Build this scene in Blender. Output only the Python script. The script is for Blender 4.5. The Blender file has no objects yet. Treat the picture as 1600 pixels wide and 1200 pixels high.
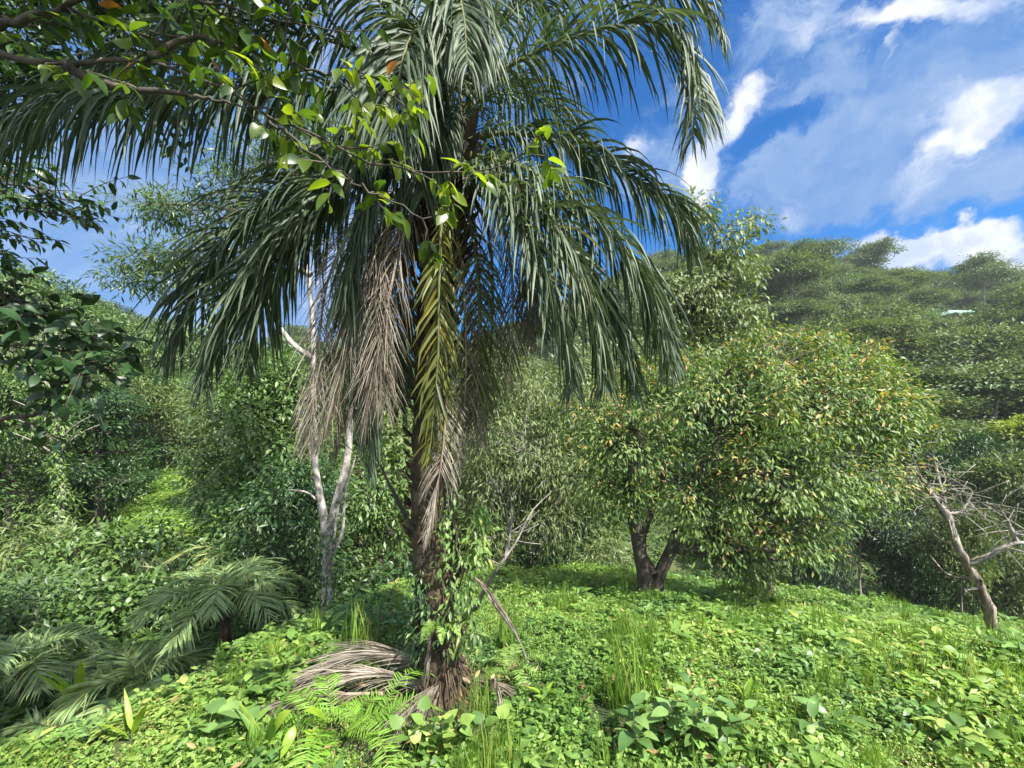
import bpy, math, numpy as np
from mathutils import Matrix, Vector
R = math.radians
C = bpy.context.scene.collection
SC = bpy.context.scene

# ------------------------------------------------------------------ camera
CAMZ, F, HV = 2.2, 667.0, 640.0          # eye height, focal length in photo pixels, horizon row
cam = bpy.data.cameras.new("camera"); co = bpy.data.objects.new("camera", cam); C.objects.link(co)
cam.sensor_width = 36; cam.lens = 15.0; cam.shift_y = (HV-600)/1600.0
cam.clip_start = 0.05; cam.clip_end = 3000
co.location = (0, 0, CAMZ); co.rotation_euler = (R(90), 0, 0)
SC.camera = co

# ------------------------------------------------------------------ sun, exposure
SUN_EL, SUN_AZ = R(52), R(132)           # azimuth from +Y towards +X
sl = bpy.data.lights.new("sun", 'SUN'); sl.energy = 4.6; sl.angle = R(0.5); sl.color = (1, .95, .86)
so = bpy.data.objects.new("sun", sl); C.objects.link(so)
sdir = Vector((math.cos(SUN_EL)*math.sin(SUN_AZ), math.cos(SUN_EL)*math.cos(SUN_AZ), math.sin(SUN_EL)))
so.rotation_euler = sdir.to_track_quat('Z', 'Y').to_euler(); so.location = (20, -20, 40)
SC.view_settings.view_transform = 'Standard'; SC.view_settings.look = 'None'
SC.view_settings.exposure = 1.6; SC.view_settings.gamma = 1
SC.view_settings.use_curve_mapping = False
SC.render.engine = 'CYCLES'
SC.cycles.max_bounces = 7; SC.cycles.diffuse_bounces = 4; SC.cycles.transmission_bounces = 4; SC.cycles.glossy_bounces = 2
SC.cycles.use_denoising = True; SC.cycles.denoiser = 'OPENIMAGEDENOISE'; SC.cycles.denoising_input_passes = 'RGB_ALBEDO_NORMAL'; SC.cycles.denoising_prefilter = 'NONE'

def P(u, v, D):                          # a point seen at photo pixel (u, v) at distance D along +Y
    return np.array([(u-800)/F*D, D, CAMZ+(HV-v)/F*D])

# ------------------------------------------------------------------ world: sky and clouds
w = bpy.data.worlds.new("World"); SC.world = w; w.use_nodes = True
nt = w.node_tree; nt.nodes.clear(); N = nt.nodes.new; L = nt.links.new
out = N('ShaderNodeOutputWorld'); bg = N('ShaderNodeBackground'); L(bg.outputs[0], out.inputs[0])
sky = N('ShaderNodeTexSky'); sky.sky_type = 'NISHITA'; sky.sun_disc = False
sky.sun_elevation = SUN_EL; sky.sun_rotation = SUN_AZ; sky.altitude = 600; sky.air_density = 1.0; sky.dust_density = 0.3; sky.ozone_density = 3.0
tc = N('ShaderNodeTexCoord')
def mathn(op, a, b=None, clamp=False):
    n = N('ShaderNodeMath'); n.operation = op; n.use_clamp = clamp
    for i, x in enumerate((a, b)):
        if x is None: continue
        if isinstance(x, (int, float)): n.inputs[i].default_value = x
        else: L(x, n.inputs[i])
    return n.outputs[0]
def vmath(op, a, b=None, s=None):
    n = N('ShaderNodeVectorMath'); n.operation = op
    for i, x in enumerate((a, b)):
        if x is None: continue
        if isinstance(x, tuple): n.inputs[i].default_value = x
        else: L(x, n.inputs[i])
    if s is not None: n.inputs['Scale'].default_value = s
    return n.outputs['Value'] if op == 'LENGTH' else n.outputs[0]
def noise(vec, scale, detail, rough=.55, out='Fac', dist=0):
    n = N('ShaderNodeTexNoise'); n.inputs['Scale'].default_value = scale; n.inputs['Detail'].default_value = detail
    n.inputs['Roughness'].default_value = rough; n.inputs['Distortion'].default_value = dist; L(vec, n.inputs['Vector']); return n.outputs[out]
def smooth(x, lo, hi, a=0., b=1.):
    n = N('ShaderNodeMapRange'); n.interpolation_type = 'SMOOTHSTEP'
    for k, q in zip(('From Min', 'From Max', 'To Min', 'To Max'), (lo, hi, a, b)): n.inputs[k].default_value = q
    L(x, n.inputs['Value']); return n.outputs[0]
def mixc(f, a, b):
    n = N('ShaderNodeMix'); n.data_type = 'RGBA'
    for i, x in ((0, f), (6, a), (7, b)):
        if isinstance(x, (int, float)): n.inputs[i].default_value = x
        elif isinstance(x, tuple): n.inputs[i].default_value = (*x, 1)
        else: L(x, n.inputs[i])
    return n.outputs[2]
D0 = tc.outputs['Generated']
wv = vmath('SCALE', vmath('SUBTRACT', noise(D0, 5, 5, .6, 'Color'), (.5, .5, .5)), s=.16)
wv2 = vmath('SCALE', vmath('SUBTRACT', noise(D0, 22, 4, .6, 'Color'), (.5, .5, .5)), s=.05)
DW = vmath('ADD', vmath('ADD', D0, wv), wv2)
def blob(u, v, a, b, ang, gain):
    c = Vector(P(u, v, 1.0)) - Vector((0, 0, CAMZ)); l = c.length; c.normalize()
    ax = Vector((math.cos(R(ang)), 0, math.sin(R(ang)))); ax = (ax - c*ax.dot(c)).normalized(); bx = c.cross(ax)
    m = Matrix((ax, bx, c)).transposed()
    mp = N('ShaderNodeMapping'); mp.vector_type = 'TEXTURE'; L(DW, mp.inputs['Vector'])
    mp.inputs['Location'].default_value = c; mp.inputs['Rotation'].default_value = m.to_euler()
    k = F*l
    mp.inputs['Scale'].default_value = (a/k, b/k, .4)
    return smooth(vmath('LENGTH', mp.outputs[0]), 1.5, 0.2, 0, gain)
def field(bl):
    s = None
    for q in bl:
        o = blob(*q); s = o if s is None else mathn('ADD', s, o)
    return s
veil = field([(1400,230,230,150,28,.6),(1250,110,150,60,30,.5),(1470,150,190,95,28,1.0),(1330,250,170,62,22,.9),(1200,50,130,45,30,.6),(1560,290,90,40,10,.7),(1050,250,95,75,20,.85),
              (1480,405,220,42,0,1.0),(1250,300,60,40,10,.6),(330,330,300,190,10,.95),(100,470,160,120,0,.65),(650,-50,400,200,0,.7),(60,150,200,180,0,.7),(480,520,220,90,0,.9)])
puff = field([(1330,415,60,22,10,.6),(1550,415,80,26,0,.65),(1530,200,150,60,35,.45),(1450,390,190,40,0,.5),(1280,30,160,40,12,.35),(1120,250,60,90,-15,.35),(1140,185,52,26,42,1.1),(1100,275,26,50,-10,1.2),(1235,328,38,22,12,.75),(1388,85,12,26,-10,.8),(1555,170,80,30,38,.75),(1470,12,110,28,5,.9),
              (1500,225,60,22,30,.5),(1390,372,44,22,0,.9),(1465,372,52,20,0,1.0),(1455,395,50,20,20,.9),(1575,375,60,26,10,.7),(1010,238,30,20,30,.7),
              (470,470,70,60,0,.5),(640,330,160,90,0,.6),(190,365,50,16,10,.5),(600,60,180,120,0,.5),(40,20,120,80,0,.6),(80,190,60,40,20,.5),(900,600,150,60,0,.6)])
fine = noise(vmath('MULTIPLY', DW, (1, 1, 2.2)), 7, 8, .62)
fb = noise(vmath('MULTIPLY', D0, (1, 1, 3)), 3.0, 6, .6)           # scattered cloud behind and above the camera, added for its light
back = smooth(mathn('ADD', fb, 0), .52, .72, 0, .8)
sep = N('ShaderNodeSeparateXYZ'); L(D0, sep.inputs[0])
isback = smooth(sep.outputs[1], .35, -.1)
vm = smooth(mathn('ADD', mathn('MULTIPLY', veil, .9), mathn('MULTIPLY', mathn('SUBTRACT', fine, .5), 1.9)), .18, .85)
vm = mathn('MAXIMUM', vm, mathn('MULTIPLY', back, isback), clamp=True)
wisp = smooth(noise(vmath('MULTIPLY', DW, (1, 1, 4)), 5, 7, .65), .5, .8, 0, .34)
vm = mathn('MAXIMUM', mathn('MULTIPLY', vm, .86), wisp)
pm = smooth(mathn('ADD', puff, mathn('MULTIPLY', mathn('SUBTRACT', fine, .5), 1.9)), .22, 1.15)
hs = N('ShaderNodeHueSaturation'); L(sky.outputs[0], hs.inputs['Color']); hs.inputs['Saturation'].default_value = 1.2; hs.inputs['Value'].default_value = .58
skyc = vmath('MULTIPLY', hs.outputs[0], (.03, .72, 1.10))
K = .93/.1
veilc = mixc(smooth(fine, .3, .75), tuple(K*q for q in (.058,.125,.262)), tuple(K*q for q in (.135,.195,.30)))
c1 = mixc(vm, skyc, veilc)
c2 = mixc(pm, c1, mixc(smooth(noise(D0, 13, 6, .6), .38, .62), tuple(K*q for q in (.225,.265,.36)), tuple(K*q for q in (.36,.37,.39))))
c2 = mixc(mathn('MULTIPLY', isback, smooth(fb, .38, .6)), c2, tuple(K*q for q in (.95,.95,.97)))  # unseen clouds behind and above the camera, made extra bright to fill shadows
L(c2, bg.inputs[0]); bg.inputs[1].default_value = .1

# ------------------------------------------------------------------ helpers
def nrm(a): return a/np.maximum(np.linalg.norm(a, axis=-1, keepdims=True), 1e-9)
class MB:
    def __init__(s): s.v = []; s.f = []; s.r = []; s.n = 0
    def add(s, v, f, r):
        v = np.asarray(v, float).reshape(-1, 3); f = np.asarray(f)
        s.v.append(v); s.f.append(f+s.n); s.n += len(v)
        s.r.append(np.broadcast_to(np.asarray(r, float), (len(f),)).copy())
    def build(s, name, mat, parent=None, smooth=True):
        me = bpy.data.meshes.new(name)
        V = np.concatenate(s.v); me.vertices.add(len(V)); me.vertices.foreach_set('co', V.astype(np.float32).ravel())
        sizes = np.concatenate([np.full(len(f), f.shape[1]) for f in s.f]); loops = np.concatenate([f.ravel() for f in s.f])
        me.loops.add(len(loops)); me.loops.foreach_set('vertex_index', loops.astype(np.int32))
        st = np.concatenate([[0], np.cumsum(sizes)[:-1]])
        me.polygons.add(len(sizes)); me.polygons.foreach_set('loop_start', st.astype(np.int32))
        try: me.polygons.foreach_set('loop_total', sizes.astype(np.int32))
        except Exception: pass
        me.polygons.foreach_set('use_smooth', np.full(len(sizes), smooth))
        at = me.attributes.new('r', 'FLOAT', 'FACE'); at.data.foreach_set('value', np.clip(np.concatenate(s.r), 0, 1).astype(np.float32))
        me.update(); me.validate(); me.materials.append(mat)
        o = bpy.data.objects.new(name, me); C.objects.link(o)
        if parent: o.parent = parent
        return o
def empty(name, loc=(0, 0, 0), rz=0, s=1):
    o = bpy.data.objects.new(name, None); o.empty_display_size = .2; C.objects.link(o); o.location = loc; o.rotation_euler = (0, 0, rz); o.scale = (s, s, s); return o
def tag(o, label, cat, group=None, kind=None):
    if label: o['label'] = label
    if cat: o['category'] = cat
    if group: o['group'] = group
    if kind: o['kind'] = kind
    return o
def copy_tree(root, loc, rz=0, s=(1, 1, 1)):
    r = root.copy(); C.objects.link(r); r.location = loc; r.rotation_euler = (0, 0, rz); r.scale = s
    for ch in list(root.children):
        c = ch.copy(); C.objects.link(c); c.parent = r
        for g in ch.children:
            d = g.copy(); C.objects.link(d); d.parent = c
    return r
def spline(pts, n):
    p = np.asarray(pts, float); k = len(p)
    if k == 2: return p[0]+(p[1]-p[0])*np.linspace(0, 1, n)[:, None]
    q = np.vstack([2*p[0]-p[1], p, 2*p[-1]-p[-2]])
    seg = np.linalg.norm(np.diff(p[:, :3], axis=0), axis=1)+1e-6; cum = np.concatenate([[0], np.cumsum(seg)])
    s = np.linspace(0, cum[-1], n); i = np.clip(np.searchsorted(cum, s, side='right')-1, 0, k-2); t = ((s-cum[i])/seg[i])[:, None]
    a, b, c, d = q[i], q[i+1], q[i+2], q[i+3]
    return .5*(2*b+(c-a)*t+(2*a-5*b+4*c-d)*t*t+(3*b-a-3*c+d)*t**3)
def tube(mb, pts, rad, sides=6, r=.5, rough=0, rng=None):
    p = np.asarray(pts, float); n = len(p); T = nrm(np.gradient(p, axis=0)); rad = np.broadcast_to(rad, (n,)).astype(float)
    ref = np.array([0, 0, 1.]) if abs(T[0][2]) < .8 else np.array([1., 0, 0])
    X = np.zeros((n, 3)); x = nrm(np.cross(T[0], ref))
    for i in range(n):
        x = nrm(x-T[i]*np.dot(x, T[i])); X[i] = x
    Y = np.cross(T, X); a = np.linspace(0, 2*np.pi, sides, endpoint=False)
    rr = rad[:, None]*np.ones((1, sides))
    if rough and rng is not None: rr = rr*(1+rough*(rng.random((n, sides))-.5)*2)
    v = p[:, None]+rr[..., None]*(np.cos(a)[None, :, None]*X[:, None]+np.sin(a)[None, :, None]*Y[:, None])
    i, j = np.meshgrid(np.arange(n-1), np.arange(sides), indexing='ij'); j2 = (j+1) % sides
    f = np.stack([i*sides+j, i*sides+j2, (i+1)*sides+j2, (i+1)*sides+j], -1).reshape(-1, 4)
    vv = np.vstack([v.reshape(-1, 3), p[-1][None], p[0][None]])
    mb.add(vv, f, r)
    jj = np.arange(sides); k2 = (jj+1) % sides
    cap = np.stack([(n-1)*sides+jj, (n-1)*sides+k2, np.full(sides, n*sides)], -1)
    mb.f.append(cap+mb.n-len(vv)); mb.r.append(np.full(sides, r, float))
# leaf templates: x = width, y = length, z = up face
def leaf_t(W=.4, seg=3, fold=.12, curl=.25, peak=.42, tip=1.0):
    ys = np.linspace(0, 1, seg+1)
    prof = np.sin(np.pi*np.clip(ys, 0, 1)**(math.log(.5)/math.log(peak)))**.8; prof[-1] = 0; prof[0] = 0
    v = []
    for y, q in zip(ys, prof):
        z = -curl*y*y
        v.append((-W/2*q, y, z+fold*q)); v.append((0, y, z)); v.append((W/2*q, y, z+fold*q))
    f = []
    for i in range(seg):
        a = i*3; b = a+3
        f += [(a, a+1, b+1, b), (a+1, a+2, b+2, b+1)]
    return np.array(v, float), np.array(f)
def diamond_t(W=.4, fold=.1, curl=.15):
    return np.array([(0, 0, 0), (W/2, .45, fold), (0, 1, -curl), (-W/2, .45, fold)], float), np.array([(0, 1, 2), (0, 2, 3)])
def place(mb, t, pos, yd, zd, sc, r):
    tv, tf = t; yd = nrm(yd); x = nrm(np.cross(yd, zd)); z = np.cross(x, yd); n = len(pos)
    sc = np.broadcast_to(np.asarray(sc, float), (n,))[:, None, None]
    V = pos[:, None]+sc*(tv[None, :, 0:1]*x[:, None]+tv[None, :, 1:2]*yd[:, None]+tv[None, :, 2:3]*z[:, None])
    f = (tf[None]+(np.arange(n)*len(tv))[:, None, None]).reshape(-1, tf.shape[1])
    mb.add(V, f, np.repeat(np.broadcast_to(r, (n,)), len(tf)))
def rdir(rng, n): return nrm(rng.normal(size=(n, 3)))

# ------------------------------------------------------------------ materials
def pmat(name):
    m = bpy.data.materials.new(name); m.use_nodes = True; t = m.node_tree; t.nodes.clear(); return m, t
def ramp(t, fac, cols):
    r = t.nodes.new('ShaderNodeValToRGB'); e = r.color_ramp.elements
    while len(e) > 1: e.remove(e[-1])
    for i, (p, c) in enumerate(cols):
        q = e[0] if i == 0 else e.new(p)
        q.position = p; q.color = (*c, 1)
    t.links.new(fac, r.inputs[0]); return r.outputs[0]
def leafmat(name, cols, rough=.45, trans=.3, spec=.5, spot=.25):
    m, t = pmat(name); n = t.nodes.new; l = t.links.new
    a = n('ShaderNodeAttribute'); a.attribute_name = 'r'
    col = ramp(t, a.outputs['Fac'], cols)
    tcn = n('ShaderNodeTexCoord'); ns = n('ShaderNodeTexNoise'); ns.inputs['Scale'].default_value = 9; ns.inputs['Detail'].default_value = 3
    l(tcn.outputs['Object'], ns.inputs['Vector'])
    mr = n('ShaderNodeMapRange'); mr.inputs['From Min'].default_value = .3; mr.inputs['From Max'].default_value = .7
    mr.inputs['To Min'].default_value = 1-spot; mr.inputs['To Max'].default_value = 1+spot; l(ns.outputs['Fac'], mr.inputs['Value'])
    vm_ = n('ShaderNodeVectorMath'); vm_.operation = 'SCALE'; l(col, vm_.inputs[0]); l(mr.outputs[0], vm_.inputs['Scale'])
    b = n('ShaderNodeBsdfPrincipled'); l(vm_.outputs[0], b.inputs['Base Color']); b.inputs['Roughness'].default_value = rough
    b.inputs['Specular IOR Level'].default_value = spec
    tr = n('ShaderNodeBsdfTranslucent'); s2 = n('ShaderNodeMix'); s2.data_type = 'RGBA'; s2.blend_type = 'MULTIPLY'; s2.inputs[0].default_value = 1
    l(vm_.outputs[0], s2.inputs[6]); s2.inputs[7].default_value = (1.5, 1.6, .6, 1); l(s2.outputs[2], tr.inputs['Color'])
    mx = n('ShaderNodeMixShader'); mx.inputs[0].default_value = trans; l(b.outputs[0], mx.inputs[1]); l(tr.outputs[0], mx.inputs[2])
    o = n('ShaderNodeOutputMaterial'); l(mx.outputs[0], o.inputs[0]); return m
def barkmat(name, c1, c2, c3=None, scale=14, stretch=.25, bump=.4):
    m, t = pmat(name); n = t.nodes.new; l = t.links.new
    tcn = n('ShaderNodeTexCoord'); mp = n('ShaderNodeMapping'); mp.inputs['Scale'].default_value = (1, 1, stretch); l(tcn.outputs['Object'], mp.inputs[0])
    ns = n('ShaderNodeTexNoise'); ns.inputs['Scale'].default_value = scale; ns.inputs['Detail'].default_value = 8; ns.inputs['Roughness'].default_value = .65; l(mp.outputs[0], ns.inputs['Vector'])
    col = ramp(t, ns.outputs['Fac'], [(.35, c1), (.5, c2), (.68, c3 or c2)])
    b = n('ShaderNodeBsdfPrincipled'); l(col, b.inputs['Base Color']); b.inputs['Roughness'].default_value = .85
    bp = n('ShaderNodeBump'); bp.inputs['Strength'].default_value = bump; bp.inputs['Distance'].default_value = .03; l(ns.outputs['Fac'], bp.inputs['Height']); l(bp.outputs[0], b.inputs['Normal'])
    o = n('ShaderNodeOutputMaterial'); l(b.outputs[0], o.inputs[0]); return m
M = {}
M['palm'] = leafmat('palm_leaflet_green', [(0, (.032,.055,.028)), (.5, (.075,.11,.062)), (.85, (.13,.165,.09)), (.97, (.17,.18,.07)), (1, (.27,.24,.12))], .55, .2, .4)
M['ypalm'] = leafmat('young_palm_leaflet', [(0, (.09,.16,.06)), (.5, (.16,.25,.10)), (.85, (.23,.32,.12)), (1, (.30,.28,.08))], .5, .25, .4)
M['olive'] = leafmat('palm_leaflet_yellowing', [(0, (.05,.07,.015)), (.45, (.14,.15,.025)), (.8, (.26,.19,.03)), (1, (.24,.12,.03))], .5, .3)
M['dead'] = leafmat('palm_leaflet_dry', [(0, (.09,.07,.055)), (.5, (.19,.16,.13)), (1, (.32,.285,.24))], .8, .12, .2)
M['litter'] = leafmat('dry_leaf', [(0, (.08,.05,.025)), (.5, (.20,.13,.06)), (1, (.34,.27,.14))], .8, .1, .2)
M['rachis'] = barkmat('frond_stalk', (.05,.07,.02), (.10,.12,.04), (.16,.15,.07), 20)
M['rachis_dead'] = barkmat('dry_stalk', (.12,.08,.05), (.22,.17,.12), (.32,.27,.21), 20)
M['trunkpalm'] = barkmat('palm_bark', (.012,.009,.006), (.04,.028,.017), (.11,.08,.04), 9, .5, .9)
M['boot'] = barkmat('palm_boots', (.02,.015,.01), (.07,.045,.025), (.13,.105,.05), 12, .4, .7)
M['white'] = barkmat('pale_bark', (.06,.05,.04), (.34,.31,.275), (.58,.55,.50), 8, .6, .8)
M['bark'] = barkmat('dark_bark', (.02,.015,.012), (.05,.04,.03), (.11,.09,.07), 12, .25)
M['barkgrey'] = barkmat('grey_bark', (.08,.07,.06), (.20,.18,.155), (.34,.31,.27), 10, .25)
M['driftwood'] = barkmat('bare_wood', (.07,.05,.038), (.20,.16,.125), (.42,.36,.30), 16, .12, .8)
M['ground1'] = leafmat('weed_leaf', [(0, (.06,.13,.025)), (.4, (.145,.255,.05)), (.75, (.22,.33,.07)), (.95, (.33,.39,.10)), (1, (.32,.26,.10))], .5, .34)
M['ground2'] = leafmat('weed_leaf_bluish', [(0, (.06,.13,.035)), (.5, (.12,.22,.06)), (1, (.19,.30,.085))], .42, .25)
M['grass'] = leafmat('grass_blade', [(0, (.07,.15,.02)), (.6, (.14,.25,.03)), (1, (.26,.30,.07))], .5, .35)
M['fern'] = leafmat('fern_leaf', [(0, (.14,.30,.03)), (1, (.22,.38,.05))], .5, .4)
M['bright'] = leafmat('bright_leaf', [(0, (.16,.28,.02)), (1, (.28,.40,.04))], .4, .45)
M['orange'] = leafmat('laurel_leaf', [(0, (.035,.075,.022)), (.4, (.09,.155,.04)), (.7, (.17,.245,.055)), (.82, (.26,.27,.06)), (.92, (.36,.26,.09)), (1, (.42,.21,.11))], .5, .3, .4)
M['willow'] = leafmat('narrow_olive_leaf', [(0, (.06,.09,.03)), (.5, (.12,.165,.05)), (1, (.21,.25,.09))], .52, .25)
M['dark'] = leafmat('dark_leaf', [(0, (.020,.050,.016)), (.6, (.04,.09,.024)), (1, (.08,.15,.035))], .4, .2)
M['mid'] = leafmat('mid_green_leaf', [(0, (.045,.090,.022)), (.6, (.095,.17,.038)), (1, (.18,.25,.06))], .45, .25)
M['whorl'] = leafmat('whorled_leaf', [(0, (.045,.085,.035)), (.6, (.09,.15,.05)), (1, (.16,.22,.08))], .42, .3)
M['over'] = leafmat('branch_leaf', [(0, (.035,.075,.012)), (.45, (.09,.15,.014)), (.93, (.22,.28,.02)), (1, (.36,.14,.03))], .35, .5, .6)
M['umb'] = leafmat('feathery_leaf', [(0, (.06,.095,.04)), (.5, (.13,.18,.075)), (1, (.22,.27,.11))], .6, .15, .3)
M['umb2'] = leafmat('feathery_leaf_pale', [(0, (.07,.11,.04)), (.5, (.12,.165,.06)), (1, (.19,.22,.09))], .6, .2, .3)
M['yel'] = leafmat('feathery_leaf_yellow', [(0, (.11,.16,.03)), (.5, (.19,.25,.05)), (1, (.28,.32,.08))], .6, .25, .3)
M['blue'] = leafmat('bluish_leaf', [(0, (.035,.068,.045)), (.5, (.065,.11,.065)), (1, (.11,.16,.09))], .5, .15)

# ------------------------------------------------------------------ terrain
AZT = np.array([-180,-100,-60,-48.2,-36.9,-24.2,-12.7,-3.4,8.5,31,50,70,100,180.])
RCT = np.array([20,12,4.2,3.85,3.95,4.8,7.0,9.6,10.6,11.1,14.1,16,20,20.])
FR = np.array([0,8,14,25,35,50,70,110,160,220,400,1400.])
FAZ = np.array([-180,-60,-42,-31,-16,0,17,31,42,50,60,180.])
FZ = np.array([
 [-3,-3,-3,-2,-1,0,1,2,3,4,6,10],
 [-1.7,-1.8,-2.4,-1.6,.5,5,10,15,18,20,26,40],
 [-1.7,-1.8,-2.6,-2.5,-1.2,3,8,13,16,18,25,40],
 [-1.6,-1.7,-2.8,-2.9,-2.4,-.5,3,7,9,11,15,30],
 [-4,-4,-4.3,-4.2,-3,-1,3,9,13,16,25,40],
 [-8,-7.7,-7.5,-6.5,-4,0,5,15,23,27,32,50],
 [-9,-9,-8.8,-8,-5,2,12,29,40,41,42,50],
 [-9,-9,-9,-8.6,-6,0,9,28,45,46,46,50],
 [-9,-9,-9,-8.8,-7,-2,6,18,32,38,40,50],
 [-9,-9,-9,-9,-8,-4,3,12,22,33,36,50],
 [-9,-9,-9,-9,-8,-4,3,12,21,31,36,50],
 [-3,-3,-3,-2,-1,0,1,2,3,4,6,10.]])
def zfar(az, r):
    az = np.clip(az, -180, 179.99); i = np.clip(np.searchsorted(FAZ, az, side='right')-1, 0, len(FAZ)-2); t = (az-FAZ[i])/(FAZ[i+1]-FAZ[i])
    j = np.clip(np.searchsorted(FR, r, side='right')-1, 0, len(FR)-2); q = np.clip((r-FR[j])/(FR[j+1]-FR[j]), 0, 1)
    return (FZ[i, j]*(1-q)+FZ[i, j+1]*q)*(1-t)+(FZ[i+1, j]*(1-q)+FZ[i+1, j+1]*q)*t
def wob(x, y, s):
    return np.sin(x*1.7/s+1.3*np.sin(y*.9/s))*np.cos(y*1.3/s+.7*np.sin(x*1.1/s+2))
def gz(x, y):
    x = np.asarray(x, float); y = np.asarray(y, float); r = np.hypot(x, y)+1e-6; az = np.degrees(np.arctan2(x, y)); rc = np.interp(az, AZT, RCT)
    def plane(px, py): return -np.clip(py-3.6, 0, 30)*.27*np.clip((px+3.2)/2.2, 0, 1) - .125*np.clip(px-2, 0, 12)*np.clip((py-3)/4, 0, 1)
    k = np.minimum(r, rc)/r; zp = plane(x*k, y*k)
    d = np.maximum(r-rc, 0); zf = zp-.95*d*d/(d+np.interp(az, [-40, -20, 0], [.45, .7, 1.2]))
    zr = zfar(az, r)
    h = np.where(d > 0, np.maximum(zf, zr)+np.log1p(np.exp(-np.abs(zf-zr)/.6))*.6*np.clip(d/3, 0, 1), zp)
    h = h+.05*wob(x, y, .8)+.12*wob(x, y, 3)*np.clip(r/6-.5, 0, 1)+.9*wob(x+5, y, 14)*np.clip(r/40-.5, 0, 1)
    return h
def gzf(x, y): return float(gz(np.array([x]), np.array([y]))[0])
def G(u, v):                                # where the ray of a photo pixel meets the ground
    D = np.concatenate([np.arange(1.2, 14, .02), np.arange(14, 300, .25)]); x = (u-800)/F*D; z = CAMZ+(HV-v)/F*D
    k = np.argmax(z < gz(x, D)); return np.array([x[k], D[k], gzf(x[k], D[k])])
na = 360; rad = np.concatenate([[0.01], np.geomspace(.4, 14, 70), np.geomspace(14.6, 600, 100)])
A, RR = np.meshgrid(np.linspace(-np.pi, np.pi, na, endpoint=False), rad); X, Y = RR*np.sin(A), RR*np.cos(A)
tb = MB(); nr = len(rad); i, j = np.meshgrid(np.arange(nr-1), np.arange(na), indexing='ij'); j2 = (j+1) % na
tb.add(np.stack([X, Y, gz(X, Y)], -1), np.stack([i*na+j, (i+1)*na+j, (i+1)*na+j2, i*na+j2], -1).reshape(-1, 4), .5)
m, t = pmat('ground_soil'); n = t.nodes.new
tcn = n('ShaderNodeTexCoord'); n1 = n('ShaderNodeTexNoise'); n1.inputs['Scale'].default_value = 1.1; n1.inputs['Detail'].default_value = 12; n1.inputs['Roughness'].default_value = .7
t.links.new(tcn.outputs['Object'], n1.inputs['Vector'])
col = ramp(t, n1.outputs['Fac'], [(.35, (.022,.040,.012)), (.5, (.045,.070,.018)), (.62, (.085,.065,.035)), (.75, (.06,.10,.025))])
b = n('ShaderNodeBsdfPrincipled'); t.links.new(col, b.inputs['Base Color']); b.inputs['Roughness'].default_value = .95
bp = n('ShaderNodeBump'); bp.inputs['Distance'].default_value = .1; t.links.new(n1.outputs['Fac'], bp.inputs['Height']); t.links.new(bp.outputs[0], b.inputs['Normal'])
o = n('ShaderNodeOutputMaterial'); t.links.new(b.outputs[0], o.inputs[0])
ground = tb.build('ground', m); tag(ground, 'ridge top falling to a green valley and rising to forested hills', 'ground', kind='structure')

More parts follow.
